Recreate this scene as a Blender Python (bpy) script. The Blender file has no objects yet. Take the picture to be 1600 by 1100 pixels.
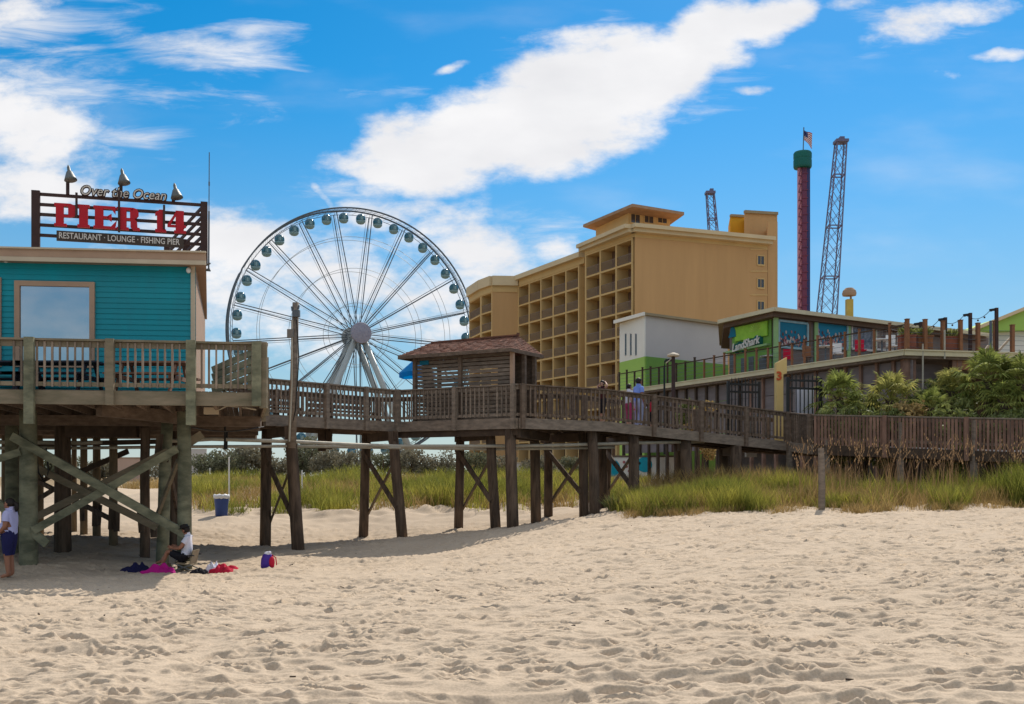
import bpy, bmesh, math, random
import numpy as np
from mathutils import Vector, Matrix, Euler
random.seed(7); RNG = np.random.default_rng(11)
scene = bpy.context.scene
COL = scene.collection
rad = math.radians
EYE = 1.65

# ---------------------------------------------------------------- camera
cam_d = bpy.data.cameras.new("camera"); cam = bpy.data.objects.new("camera", cam_d); COL.objects.link(cam)
cam.location = (0, 0, EYE); cam.rotation_euler = (rad(90), 0, 0)
cam_d.lens = 36; cam_d.sensor_width = 36; cam_d.shift_y = 195/1600
cam_d.clip_start = 0.1; cam_d.clip_end = 6000
scene.camera = cam
scene.view_settings.view_transform = 'Standard'; scene.view_settings.look = 'None'
scene.view_settings.gamma = 1; scene.view_settings.exposure = 0.60
scene.cycles.max_bounces = 6; scene.cycles.diffuse_bounces = 3

# ---------------------------------------------------------------- sun and sky
TO_SUN = Vector((0.33, 0.93, 0.95)).normalized()
SUN_EL = math.asin(TO_SUN.z); SUN_AZ = math.atan2(TO_SUN.x, TO_SUN.y)
sd = bpy.data.lights.new("sun", 'SUN'); sd.energy = 3.15; sd.angle = rad(0.5); sd.color = (1.0, 0.92, 0.81)
so = bpy.data.objects.new("sun", sd); COL.objects.link(so)
so.rotation_euler = (-TO_SUN).to_track_quat('-Z', 'Y').to_euler(); so.location = TO_SUN*60

world = bpy.data.worlds.new("World"); scene.world = world; world.use_nodes = True
def build_world():
    nt = world.node_tree; N = nt.nodes; L = nt.links; N.clear()
    def nd(t, **k):
        n = N.new(t)
        for a, b in k.items(): setattr(n, a, b)
        return n
    def M(op, a, b=None, c=None, clamp=False):
        n = nd('ShaderNodeMath', operation=op, use_clamp=clamp)
        for i, x in enumerate((a, b, c)):
            if x is None: continue
            if hasattr(x, 'node'): L.new(x, n.inputs[i])
            else: n.inputs[i].default_value = x
        return n.outputs[0]
    out = nd('ShaderNodeOutputWorld'); bg = nd('ShaderNodeBackground'); L.new(bg.outputs[0], out.inputs[0])
    sky = nd('ShaderNodeTexSky', sky_type='NISHITA', sun_disc=False, sun_elevation=SUN_EL, sun_rotation=SUN_AZ,
             altitude=0, air_density=1.0, dust_density=0.15, ozone_density=5.0)
    hs = nd('ShaderNodeHueSaturation'); hs.inputs['Saturation'].default_value = 1.40; hs.inputs['Value'].default_value = 0.60; hs.inputs['Hue'].default_value = 0.489
    L.new(sky.outputs[0], hs.inputs['Color'])
    tc = nd('ShaderNodeTexCoord'); sp = nd('ShaderNodeSeparateXYZ'); L.new(tc.outputs['Generated'], sp.inputs[0])
    ay = M('MAXIMUM', M('ABSOLUTE', sp.outputs[1]), 0.06)
    u = M('DIVIDE', sp.outputs[0], ay); v = M('DIVIDE', sp.outputs[2], ay)
    cb = nd('ShaderNodeCombineXYZ'); L.new(u, cb.inputs[0]); L.new(v, cb.inputs[1])
    uv = cb.outputs[0]
    # slow warp so that cloud edges wander
    wn = nd('ShaderNodeTexNoise'); wn.inputs['Scale'].default_value = 9; wn.inputs['Detail'].default_value = 3; L.new(uv, wn.inputs['Vector'])
    wv = nd('ShaderNodeVectorMath', operation='SUBTRACT'); L.new(wn.outputs['Color'], wv.inputs[0]); wv.inputs[1].default_value = (.5, .5, .5)
    ws = nd('ShaderNodeVectorMath', operation='SCALE'); ws.inputs['Scale'].default_value = 0.05; L.new(wv.outputs[0], ws.inputs[0])
    wa = nd('ShaderNodeVectorMath', operation='ADD'); L.new(uv, wa.inputs[0]); L.new(ws.outputs[0], wa.inputs[1])
    flat = nd('ShaderNodeVectorMath', operation='MULTIPLY'); L.new(wa.outputs[0], flat.inputs[0]); flat.inputs[1].default_value = (1, 1, 0)
    # cloud banks: (px, py, half length, half width, tilt deg, weight) in directions seen from the beach
    E = [(760,205,235,78,14,1.35),(640,238,140,42,6,1.15),(690,268,80,48,-12,1.1),(900,160,230,92,20,1.3),(1030,110,120,62,35,1.25),
         (850,235,110,48,24,1.1),(1100,62,95,60,45,1.25),(1195,22,100,34,22,1.0),(900,70,80,24,10,.62),
         (25,185,165,70,-18,1.05),(0,150,120,52,-10,1.0),(20,285,190,62,-14,.72),(-20,18,110,26,6,.6),
         (370,375,150,62,-12,.85),(300,450,240,85,0,.62),(430,500,240,70,0,.5),(740,400,120,75,-16,.66),(700,340,60,14,-35,.5),
         (505,305,30,10,-50,.5),(610,325,90,24,0,.5),(862,385,42,26,20,.62),(520,440,260,90,0,.62),(700,480,160,70,0,.62),
         (1425,38,75,34,8,.68),(1520,18,85,22,6,.66),(1560,86,50,10,8,.66),(1485,122,24,9,0,.5),(705,106,34,8,10,.5),(1330,5,60,12,0,.6),(1165,135,30,10,10,.45)]
    m = None
    for (px, py, a, b, t, w) in E:
        mp = nd('ShaderNodeMapping', vector_type='TEXTURE')
        mp.inputs['Location'].default_value = ((px-800)/1600, (745-py)/1600, 0)
        mp.inputs['Rotation'].default_value = (0, 0, rad(t)); mp.inputs['Scale'].default_value = (a/1600*1.15, b/1600*1.15, 1)
        L.new(flat.outputs[0], mp.inputs['Vector'])
        ln = nd('ShaderNodeVectorMath', operation='LENGTH'); L.new(mp.outputs[0], ln.inputs[0])
        d = M('MULTIPLY', M('SUBTRACT', 1.0, M('POWER', ln.outputs['Value'], 2.0)), w)
        m = d if m is None else M('SMOOTH_MAX', m, d, 0.12)
    n1 = nd('ShaderNodeTexNoise'); n1.inputs['Scale'].default_value = 13; n1.inputs['Detail'].default_value = 9; n1.inputs['Roughness'].default_value = .62
    st = nd('ShaderNodeMapping'); st.inputs['Scale'].default_value = (1, 2.0, 1); st.inputs['Rotation'].default_value = (0, 0, rad(-12))
    L.new(uv, st.inputs['Vector']); L.new(st.outputs[0], n1.inputs['Vector'])
    s = M('ADD', m, M('MULTIPLY', M('SUBTRACT', n1.outputs['Fac'], 0.5), 2.3))
    mr = nd('ShaderNodeMapRange', interpolation_type='SMOOTHSTEP'); L.new(s, mr.inputs['Value'])
    mr.inputs['From Min'].default_value = 0.0; mr.inputs['From Max'].default_value = 0.85
    gate = nd('ShaderNodeMapRange', interpolation_type='SMOOTHSTEP'); L.new(m, gate.inputs['Value'])
    gate.inputs['From Min'].default_value = -0.35; gate.inputs['From Max'].default_value = 0.25
    fb = nd('ShaderNodeMapRange'); L.new(sp.outputs[1], fb.inputs['Value']); fb.inputs['From Min'].default_value = -.05; fb.inputs['From Max'].default_value = .05; fb.inputs['To Min'].default_value = .4
    dens = M('MULTIPLY', M('MULTIPLY', mr.outputs[0], gate.outputs[0]), fb.outputs[0])
    # torn, streaky high cloud at the upper left and between the banks
    m2 = None
    for (px, py, a, b, t, w) in [(40,30,230,50,4,1.0),(330,85,170,42,-4,1.0),(120,120,240,60,-8,.8),(400,50,140,40,6,.6),(260,160,190,40,0,.6),(180,210,140,50,-10,.6),(560,300,160,50,-10,.55),(900,60,120,40,10,.7),(620,130,120,30,8,.4),(1430,40,120,60,8,.5),(1130,140,120,50,20,.4),(860,370,120,50,0,.5)]:
        mp = nd('ShaderNodeMapping', vector_type='TEXTURE'); mp.inputs['Location'].default_value = ((px-800)/1600, (745-py)/1600, 0); mp.inputs['Rotation'].default_value = (0, 0, rad(t)); mp.inputs['Scale'].default_value = (a/1600*1.15, b/1600*1.15, 1)
        L.new(flat.outputs[0], mp.inputs['Vector']); ln = nd('ShaderNodeVectorMath', operation='LENGTH'); L.new(mp.outputs[0], ln.inputs[0]); d = M('MULTIPLY', M('SUBTRACT', 1.0, ln.outputs['Value']), w)
        m2 = d if m2 is None else M('MAXIMUM', m2, d)
    n5 = nd('ShaderNodeTexNoise'); n5.inputs['Scale'].default_value = 9; n5.inputs['Detail'].default_value = 9; n5.inputs['Roughness'].default_value = .66; n5.inputs['Distortion'].default_value = .5
    st5 = nd('ShaderNodeMapping'); st5.inputs['Scale'].default_value = (.8, 4.2, 1); st5.inputs['Rotation'].default_value = (0, 0, rad(8)); L.new(uv, st5.inputs['Vector']); L.new(st5.outputs[0], n5.inputs['Vector'])
    s5 = nd('ShaderNodeMapRange', interpolation_type='SMOOTHSTEP'); L.new(M('ADD', M('MULTIPLY', M('MAXIMUM', m2, 0.0), .55), M('MULTIPLY', M('SUBTRACT', n5.outputs['Fac'], .5), 1.3)), s5.inputs['Value']); s5.inputs['From Min'].default_value = .08; s5.inputs['From Max'].default_value = .62; s5.inputs['To Max'].default_value = .85
    w5 = nd('ShaderNodeMapRange', interpolation_type='SMOOTHSTEP'); L.new(m2, w5.inputs['Value']); w5.inputs['From Min'].default_value = 0; w5.inputs['From Max'].default_value = .2
    dens = M('MAXIMUM', dens, M('MULTIPLY', M('MULTIPLY', s5.outputs[0], w5.outputs[0]), fb.outputs[0]))
    # generic streaks over the rest of the dome
    n3 = nd('ShaderNodeTexNoise'); n3.inputs['Scale'].default_value = 3.5; n3.inputs['Detail'].default_value = 7
    st3 = nd('ShaderNodeMapping'); st3.inputs['Scale'].default_value = (1, 3, 1); L.new(uv, st3.inputs['Vector']); L.new(st3.outputs[0], n3.inputs['Vector'])
    mr3 = nd('ShaderNodeMapRange', interpolation_type='SMOOTHSTEP'); L.new(n3.outputs['Fac'], mr3.inputs['Value'])
    mr3.inputs['From Min'].default_value = .5; mr3.inputs['From Max'].default_value = .85; mr3.inputs['To Max'].default_value = .3
    dens = M('MAXIMUM', dens, mr3.outputs[0])
    # milky air low over the horizon
    hz = nd('ShaderNodeMapRange', interpolation_type='SMOOTHSTEP'); L.new(sp.outputs[2], hz.inputs['Value'])
    hz.inputs['From Min'].default_value = 0.0; hz.inputs['From Max'].default_value = 0.38; hz.inputs['To Min'].default_value = .68; hz.inputs['To Max'].default_value = 0.0
    # cloud tone: a little greyer inside
    n2 = nd('ShaderNodeTexNoise'); n2.inputs['Scale'].default_value = 8; n2.inputs['Detail'].default_value = 6; L.new(st.outputs[0], n2.inputs['Vector'])
    cr = nd('ShaderNodeMix', data_type='RGBA'); L.new(n2.outputs['Fac'], cr.inputs[0])
    cr.inputs[6].default_value = CLOUD_A; cr.inputs[7].default_value = CLOUD_B
    hzm = nd('ShaderNodeMix', data_type='RGBA'); L.new(hz.outputs[0], hzm.inputs[0]); L.new(hs.outputs[0], hzm.inputs[6]); hzm.inputs[7].default_value = HAZE_C
    mx = nd('ShaderNodeMix', data_type='RGBA'); L.new(dens, mx.inputs[0]); L.new(hzm.outputs[2], mx.inputs[6]); L.new(cr.outputs[2], mx.inputs[7])
    # added unseen bright cloud behind the camera and overhead, whitening the fill light
    n4 = nd('ShaderNodeTexNoise'); n4.inputs['Scale'].default_value = 2.2; n4.inputs['Detail'].default_value = 6; L.new(tc.outputs['Generated'], n4.inputs['Vector'])
    mr4 = nd('ShaderNodeMapRange', interpolation_type='SMOOTHSTEP'); L.new(n4.outputs['Fac'], mr4.inputs['Value']); mr4.inputs['From Min'].default_value = .36; mr4.inputs['From Max'].default_value = .60; mr4.inputs['To Max'].default_value = .92
    bk = nd('ShaderNodeMapRange', interpolation_type='SMOOTHSTEP'); L.new(sp.outputs[1], bk.inputs['Value']); bk.inputs['From Min'].default_value = .45; bk.inputs['From Max'].default_value = -.15
    ov = nd('ShaderNodeMapRange', interpolation_type='SMOOTHSTEP'); L.new(sp.outputs[2], ov.inputs['Value']); ov.inputs['From Min'].default_value = .52; ov.inputs['From Max'].default_value = .75
    lo = nd('ShaderNodeMapRange', interpolation_type='SMOOTHSTEP'); L.new(sp.outputs[2], lo.inputs['Value']); lo.inputs['From Min'].default_value = .16; lo.inputs['From Max'].default_value = .36
    d4 = M('MULTIPLY', mr4.outputs[0], M('MAXIMUM', M('MULTIPLY', bk.outputs[0], lo.outputs[0]), ov.outputs[0]))
    m4 = nd('ShaderNodeMix', data_type='RGBA'); L.new(d4, m4.inputs[0]); L.new(mx.outputs[2], m4.inputs[6]); m4.inputs[7].default_value = FILL_CLOUD_C; mx = m4
    L.new(mx.outputs[2], bg.inputs['Color']); bg.inputs['Strength'].default_value = SKY_S
SKY_S = 0.13
CLOUD_A = (3.55, 3.6, 3.8, 1); CLOUD_B = (5.4, 5.35, 5.35, 1); HAZE_C = (1.85, 2.45, 2.8, 1); FILL_CLOUD_C = (4.9, 4.8, 4.7, 1)
build_world()

# ---------------------------------------------------------------- helpers
def P(px, py, Y): return Vector(((px-800)*Y/1600, Y, EYE+(745-py)*Y/1600))
def X(px, Y): return (px-800)*Y/1600
def Z(py, Y): return EYE+(745-py)*Y/1600
def V2(px, Y): return Vector(((px-800)*Y/1600, Y, 0))
def onplane(px, py, A, B, off=0.0):
    """the point of the upright plane through A, B (world x, y) that lies in the direction of a photo pixel"""
    k = (px-800)/1600; dx, dy = B.x-A.x, B.y-A.y
    t = (k*A.y-A.x)/(dx-k*dy); y = A.y+dy*t
    n = Vector((dy, -dx, 0)).normalized()
    return Vector((k*y, y, EYE+(745-py)*y/1600)) + n*off

def set_tags(o, label=None, cat=None, group=None, kind=None):
    if label: o['label'] = label
    if cat: o['category'] = cat
    if group: o['group'] = group
    if kind: o['kind'] = kind
    return o
def thing(name, label, cat, loc=(0,0,0), group=None):
    o = bpy.data.objects.new(name, None); COL.objects.link(o); o.location = loc; o.empty_display_size = .2
    return set_tags(o, label, cat, group)

def np_mesh(name, Vt, F, mats, root=None, loc=None, smooth=False, mi=None):
    """mesh object from numpy vertices and equal-sized polygons"""
    base = Vector(loc) if loc is not None else (root_world(root) if root else Vector((0,0,0)))
    Vt = np.asarray(Vt, float)-np.array(base)
    F = np.asarray(F, np.int32); k = F.shape[1]
    me = bpy.data.meshes.new(name)
    me.vertices.add(len(Vt)); me.vertices.foreach_set('co', Vt.ravel())
    me.loops.add(F.size); me.loops.foreach_set('vertex_index', F.ravel())
    me.polygons.add(len(F)); me.polygons.foreach_set('loop_start', np.arange(0, F.size, k, dtype=np.int32))
    if smooth: me.polygons.foreach_set('use_smooth', np.ones(len(F), bool))
    for m in (mats if isinstance(mats, (list, tuple)) else [mats]): me.materials.append(m)
    if mi is not None: me.polygons.foreach_set('material_index', np.asarray(mi, np.int32))
    me.update(calc_edges=True); me.validate()
    o = bpy.data.objects.new(name, me); COL.objects.link(o)
    if root: o.parent = root
    elif loc is not None: o.location = base
    return o
def root_world(r):
    v = Vector((0,0,0))
    while r: v += r.location; r = r.parent
    return v

class MB:
    def __init__(s): s.v = []; s.f = []; s.mi = []; s.cur = 0
    def add(s, vs, fs):
        b = len(s.v); s.v += [Vector(q) for q in vs]
        for f in fs: s.f.append([b+i for i in f]); s.mi.append(s.cur)
        return s
    def quad(s, *p): return s.add(p, [list(range(len(p)))])
    def hexa(s, a, b): # two loops of 4, a bottom (ccw from top), b top
        return s.add(list(a)+list(b), [[3,2,1,0],[4,5,6,7],[0,1,5,4],[1,2,6,5],[2,3,7,6],[3,0,4,7]])
    def box(s, c, d, rz=0):
        c = Vector(c); x, y, z = d[0]/2, d[1]/2, d[2]/2; R = Matrix.Rotation(rz, 3, 'Z')
        lo = [c+R@Vector(q) for q in ((-x,-y,-z),(x,-y,-z),(x,y,-z),(-x,y,-z))]
        hi = [c+R@Vector(q) for q in ((-x,-y,z),(x,-y,z),(x,y,z),(-x,y,z))]
        return s.hexa(lo, hi)
    def beam(s, p0, p1, w, h, up=(0,0,1)):
        p0 = Vector(p0); p1 = Vector(p1); d = (p1-p0).normalized(); u = Vector(up)
        if abs(d.dot(u)) > .98: u = Vector((0,1,0))
        r = d.cross(u).normalized(); u = r.cross(d).normalized(); r *= w/2; u *= h/2
        lo = [p0-r-u, p0+r-u, p0+r+u, p0-r+u]; hi = [p1-r-u, p1+r-u, p1+r+u, p1-r+u]
        return s.hexa(lo, hi)
    def tube(s, p0, p1, r0, r1=None, n=8, caps=True):
        r1 = r0 if r1 is None else r1
        p0 = Vector(p0); p1 = Vector(p1); d = (p1-p0).normalized(); u = Vector((0,0,1)) if abs(d.z) < .9 else Vector((1,0,0))
        a = d.cross(u).normalized(); b = d.cross(a)
        vs = []
        for p, r in ((p0, r0), (p1, r1)):
            for i in range(n):
                t = 2*math.pi*i/n; vs.append(p+a*math.cos(t)*r+b*math.sin(t)*r)
        fs = [[i, (i+1)%n, n+(i+1)%n, n+i] for i in range(n)]
        if caps: fs += [list(range(n))[::-1], list(range(n, 2*n))]
        return s.add(vs, fs)
    def path(s, pts, r, n=6, closed=False):
        pts = [Vector(p) for p in pts]; N = len(pts); vs = []; fs = []
        for i, p in enumerate(pts):
            if closed: d = pts[(i+1)%N]-pts[i-1]
            else: d = pts[min(i+1, N-1)]-pts[max(i-1, 0)]
            d.normalize(); u = Vector((0,0,1)) if abs(d.z) < .9 else Vector((1,0,0))
            a = d.cross(u).normalized(); b = d.cross(a); rr = r[i] if isinstance(r, (list, tuple)) else r
            for k in range(n):
                t = 2*math.pi*k/n; vs.append(p+a*math.cos(t)*rr+b*math.sin(t)*rr)
        for i in range(N if closed else N-1):
            j = (i+1) % N
            for k in range(n): fs.append([i*n+k, i*n+(k+1)%n, j*n+(k+1)%n, j*n+k])
        if not closed: fs += [list(range(n))[::-1], [(N-1)*n+k for k in range(n)]]
        return s.add(vs, fs)
    def lathe(s, c, prof, n=16, M=None):
        c = Vector(c); vs = []; fs = []
        for r, z in prof:
            for i in range(n):
                t = 2*math.pi*i/n; q = Vector((r*math.cos(t), r*math.sin(t), z)); vs.append(c+(M@q if M else q))
        m = len(prof)
        for j in range(m-1):
            for i in range(n): fs.append([j*n+i, j*n+(i+1)%n, (j+1)*n+(i+1)%n, (j+1)*n+i])
        fs += [list(range(n))[::-1], [(m-1)*n+i for i in range(n)]]
        return s.add(vs, fs)
    def ball(s, c, r, n=10, m=7, M=None):
        if not isinstance(r, (tuple, list)): r = (r, r, r)
        pr = []
        for j in range(m+1):
            t = math.pi*(j/m)-math.pi/2; pr.append((max(math.cos(t), .02), math.sin(t)))
        D = Matrix.Diagonal(r); return s.lathe(c, pr, n, (M@D) if M else D)
    def prism(s, poly, depth): # poly: list of points in order, depth: vector
        n = len(poly); d = Vector(depth); a = [Vector(p) for p in poly]; b = [p+d for p in a]
        return s.add(a+b, [list(range(n)), list(range(n, 2*n))[::-1]]+[[i, n+i, n+(i+1)%n, (i+1)%n] for i in range(n)])
    def build(s, name, mats, root=None, loc=None, smooth=False, **tags):
        base = root_world(root) if root else Vector(loc if loc is not None else (0,0,0))
        me = bpy.data.meshes.new(name); me.from_pydata([v-base for v in s.v], [], s.f)
        for m in (mats if isinstance(mats, (list, tuple)) else [mats]): me.materials.append(m)
        if len(me.materials) > 1: me.polygons.foreach_set('material_index', s.mi)
        bm = bmesh.new(); bm.from_mesh(me); bmesh.ops.recalc_face_normals(bm, faces=bm.faces); bm.to_mesh(me); bm.free()
        if smooth: me.polygons.foreach_set('use_smooth', [True]*len(me.polygons))
        o = bpy.data.objects.new(name, me); COL.objects.link(o)
        if root: o.parent = root
        else: o.location = base
        return set_tags(o, **tags)

def text_mesh(txt, size, extrude, shear=0, spacing=1.0, offset=0.0):
    cu = bpy.data.curves.new("lettering", 'FONT'); cu.body = txt; cu.size = size; cu.extrude = extrude; cu.shear = shear
    cu.space_character = spacing; cu.align_x = 'CENTER'; cu.align_y = 'CENTER'; cu.offset = offset; cu.resolution_u = 3
    ob = bpy.data.objects.new("lettering", cu); COL.objects.link(ob)
    dg = bpy.context.evaluated_depsgraph_get(); me = bpy.data.meshes.new_from_object(ob.evaluated_get(dg))
    vs = [v.co.copy() for v in me.vertices]; fs = [list(p.vertices) for p in me.polygons]
    bpy.data.objects.remove(ob); bpy.data.curves.remove(cu); bpy.data.meshes.remove(me)
    return vs, fs

# ---------------------------------------------------------------- materials
def mat(name, col, col2=None, scale=3.0, stretch=(1,1,1), rough=.8, bump=0.0, island=0.0, metal=0.0, detail=6, spec=.3, bscale=None, contrast=1.0, trans=0.0):
    m = bpy.data.materials.new(name); m.use_nodes = True; nt = m.node_tree; N = nt.nodes; L = nt.links
    b = N['Principled BSDF']; b.inputs['Roughness'].default_value = rough; b.inputs['Metallic'].default_value = metal
    b.inputs['Specular IOR Level'].default_value = spec
    c1 = tuple(col)+(1,); c2 = tuple(col2 if col2 else [x*.7 for x in col])+(1,)
    tc = N.new('ShaderNodeTexCoord'); mp = N.new('ShaderNodeMapping'); mp.inputs['Scale'].default_value = stretch
    L.new(tc.outputs['Object'], mp.inputs[0])
    n = N.new('ShaderNodeTexNoise'); n.inputs['Scale'].default_value = scale; n.inputs['Detail'].default_value = detail; n.inputs['Roughness'].default_value = .6
    L.new(mp.outputs[0], n.inputs['Vector'])
    mr = N.new('ShaderNodeMapRange'); L.new(n.outputs['Fac'], mr.inputs[0]); mr.inputs[1].default_value = .5-.2/contrast; mr.inputs[2].default_value = .5+.2/contrast
    mx = N.new('ShaderNodeMix'); mx.data_type = 'RGBA'; L.new(mr.outputs[0], mx.inputs[0]); mx.inputs[6].default_value = c1; mx.inputs[7].default_value = c2
    cur = mx.outputs[2]
    if island:
        g = N.new('ShaderNodeNewGeometry'); mr2 = N.new('ShaderNodeMapRange'); L.new(g.outputs['Random Per Island'], mr2.inputs[0])
        mr2.inputs[3].default_value = 1-island; mr2.inputs[4].default_value = 1+island
        vm = N.new('ShaderNodeVectorMath'); vm.operation = 'SCALE'; L.new(cur, vm.inputs[0]); L.new(mr2.outputs[0], vm.inputs['Scale']); cur = vm.outputs[0]
    L.new(cur, b.inputs['Base Color'])
    if bump:
        n2 = N.new('ShaderNodeTexNoise'); n2.inputs['Scale'].default_value = bscale or scale*4; n2.inputs['Detail'].default_value = 5; L.new(mp.outputs[0], n2.inputs['Vector'])
        bp = N.new('ShaderNodeBump'); bp.inputs['Strength'].default_value = bump; bp.inputs['Distance'].default_value = .02
        L.new(n2.outputs['Fac'], bp.inputs['Height']); L.new(bp.outputs[0], b.inputs['Normal'])
    if trans:
        tr = N.new('ShaderNodeBsdfTranslucent'); L.new(cur, tr.inputs['Color']); ms = N.new('ShaderNodeMixShader'); ms.inputs[0].default_value = trans
        L.new(b.outputs[0], ms.inputs[1]); L.new(tr.outputs[0], ms.inputs[2]); L.new(ms.outputs[0], N['Material Output'].inputs[0])
    return m
def glassy(name, col, rough=.05, metal=.0, spec=1.0):
    return mat(name, col, [c*.9 for c in col], rough=rough, metal=metal, spec=spec)

M_ = {}
M_['wood_grey'] = mat("weathered timber", (.27,.215,.17), (.135,.107,.084), scale=5, stretch=(.7,.7,2.2), rough=.9, bump=.4, island=.28)
M_['wood_brown'] = mat("brown timber", (.185,.135,.10), (.09,.064,.047), scale=5, stretch=(.8,.8,2.0), rough=.9, bump=.4, island=.3)
M_['wood_green'] = mat("algae stained timber", (.24,.235,.155), (.10,.105,.07), scale=2.5, stretch=(.8,.8,1.6), rough=.9, bump=.4, island=.25, contrast=1.4)
M_['wood_green2'] = mat("mossy deck timber", (.25,.20,.14), (.135,.12,.078), scale=3, stretch=(.5,.5,2), rough=.9, bump=.4, island=.25)
M_['pile'] = mat("driven pile timber", (.15,.102,.07), (.06,.041,.029), scale=3, stretch=(2.5,2.5,.4), rough=.95, bump=.6, island=.3, contrast=1.4)
M_['pile_tan'] = mat("tan pile timber", (.22,.16,.10), (.11,.085,.05), scale=3, stretch=(1.5,1.5,.5), rough=.95, bump=.5, island=.25)
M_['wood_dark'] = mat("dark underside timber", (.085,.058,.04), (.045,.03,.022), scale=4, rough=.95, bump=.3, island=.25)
M_['wood_red'] = mat("red brown fence board", (.27,.155,.112), (.14,.082,.06), scale=5, stretch=(1,1,.5), rough=.9, bump=.3, island=.3)
M_['baluster'] = mat("pale weathered baluster", (.30,.235,.18), (.17,.13,.10), scale=5, stretch=(1,1,.6), rough=.9, bump=.3, island=.3)
M_['teal'] = mat("teal painted siding", (.0,.28,.345), (.01,.225,.28), scale=1.0, stretch=(1,1,.35), contrast=1.3, rough=.55, island=.05, bump=.1, bscale=30)
M_['tan'] = mat("tan painted trim", (.42,.28,.19), (.36,.235,.16), scale=2, rough=.6)
M_['cream'] = mat("cream trim", (.55,.46,.34), (.47,.39,.28), scale=2, rough=.6)
M_['winglass'] = mat("window glass", (.02,.03,.035), (.02,.025,.03), rough=.03, spec=1.0, metal=.0)
M_['signbrown'] = mat("dark brown sign timber", (.06,.032,.028), (.04,.022,.02), scale=4, rough=.7)
M_['signred'] = mat("red sign paint", (.50,.006,.018), (.42,.005,.015), scale=3, rough=.45)
M_['letwhite'] = mat("off white lettering", (.68,.64,.58), (.58,.55,.5), scale=3, rough=.6)
M_['panelbrown'] = mat("dark sign panel", (.075,.055,.042), (.055,.042,.033), scale=3, rough=.7)
M_['galv'] = mat("galvanised metal", (.15,.165,.165), (.10,.11,.11), scale=6, rough=.5, metal=.3)
M_['black'] = mat("black painted iron", (.018,.017,.018), (.012,.012,.012), rough=.5)
M_['white'] = mat("white paint", (.75,.75,.73), (.66,.66,.64), rough=.5)
M_['pvc'] = mat("weathered pale pipe", (.46,.42,.34), (.33,.30,.24), scale=3, rough=.6)
M_['steelwhite'] = mat("white painted steel", (.43,.47,.47), (.35,.39,.39), rough=.45)
M_['steelgrey'] = mat("grey painted steel", (.115,.14,.165), (.085,.105,.125), rough=.45)
M_['cabin'] = mat("tinted cabin glass", (.02,.15,.21), (.012,.09,.14), rough=.12, spec=.8)
M_['cabinframe'] = mat("pale cabin shell", (.25,.40,.44), (.2,.33,.37), rough=.4)
M_['stucco'] = mat("tan stucco", (.60,.352,.158), (.515,.298,.13), scale=.6, stretch=(1,1,.10), rough=.9, bump=.1, bscale=8)
M_['stucco_trim'] = mat("yellow stucco trim", (.66,.44,.19), (.58,.385,.165), scale=.4, rough=.85)
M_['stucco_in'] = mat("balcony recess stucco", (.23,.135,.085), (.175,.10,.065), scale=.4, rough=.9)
M_['stucco_gold'] = mat("golden stucco", (.72,.38,.03), (.62,.32,.025), scale=.4, rough=.85)
M_['cornice'] = mat("pale cornice", (.70,.55,.34), (.62,.485,.30), scale=.4, rough=.8)
M_['bal_rail'] = mat("balcony railing", (.27,.185,.13), (.22,.15,.105), rough=.6)
M_['darkglass'] = mat("dark door glass", (.10,.07,.05), (.06,.045,.035), scale=.6, rough=.2, spec=.6)
M_['hotroof'] = mat("brown hip roof", (.40,.26,.17), (.30,.19,.12), scale=1, rough=.85)
M_['shingle'] = mat("rust brown shingles", (.20,.085,.055), (.11,.05,.034), scale=3.5, rough=.95, bump=.6, island=.2, contrast=1.5)
M_['bluecanvas'] = mat("blue canvas", (.0,.30,.72), (.0,.25,.62), rough=.7, trans=.5)
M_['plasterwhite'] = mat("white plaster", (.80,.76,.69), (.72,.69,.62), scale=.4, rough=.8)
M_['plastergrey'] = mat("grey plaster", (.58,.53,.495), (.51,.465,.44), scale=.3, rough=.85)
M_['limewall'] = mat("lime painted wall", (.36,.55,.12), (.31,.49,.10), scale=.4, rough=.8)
M_['limewall2'] = mat("green painted wall", (.18,.36,.07), (.15,.30,.06), scale=.4, rough=.8)
M_['greentrim'] = mat("pale green trim", (.30,.46,.20), (.25,.4,.17), rough=.7)
M_['roofbrown'] = mat("olive roof edge", (.35,.28,.17), (.28,.22,.14), scale=1, rough=.8)
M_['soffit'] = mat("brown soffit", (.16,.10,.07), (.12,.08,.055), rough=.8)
M_['deckcream'] = mat("cream deck fascia", (.62,.55,.37), (.50,.44,.30), scale=1.2, rough=.7)
M_['skirt'] = mat("mauve grey skirting board", (.21,.175,.175), (.15,.125,.125), scale=1.5, stretch=(.6,.6,3), rough=.85, island=.1)
M_['orangewood'] = mat("orange stained timber", (.27,.115,.05), (.17,.075,.035), scale=3, rough=.7, island=.3)
M_['signteal'] = mat("teal banner", (.0,.17,.28), (.0,.12,.2), scale=.7, rough=.6)
M_['crimson'] = mat("crimson tower steel", (.20,.04,.07), (.11,.035,.085), scale=.3, rough=.5)
M_['pink'] = mat("faded pink truss", (.55,.25,.30), (.5,.18,.22), scale=.5, rough=.5)
M_['navy'] = mat("navy tower cladding", (.04,.05,.16), (.03,.035,.12), scale=.3, rough=.5)
M_['lattice'] = mat("indigo lattice steel", (.13,.15,.24), (.17,.125,.20), scale=.15, rough=.5)
M_['greencap'] = mat("green tower crown", (.005,.14,.115), (.004,.10,.085), scale=.3, rough=.5)
M_['yellow'] = mat("yellow post paint", (.55,.40,.09), (.45,.32,.07), rough=.6)
M_['postyellow'] = mat("sand yellow sign post", (.70,.50,.20), (.6,.43,.17), scale=1.5, rough=.7)
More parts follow.
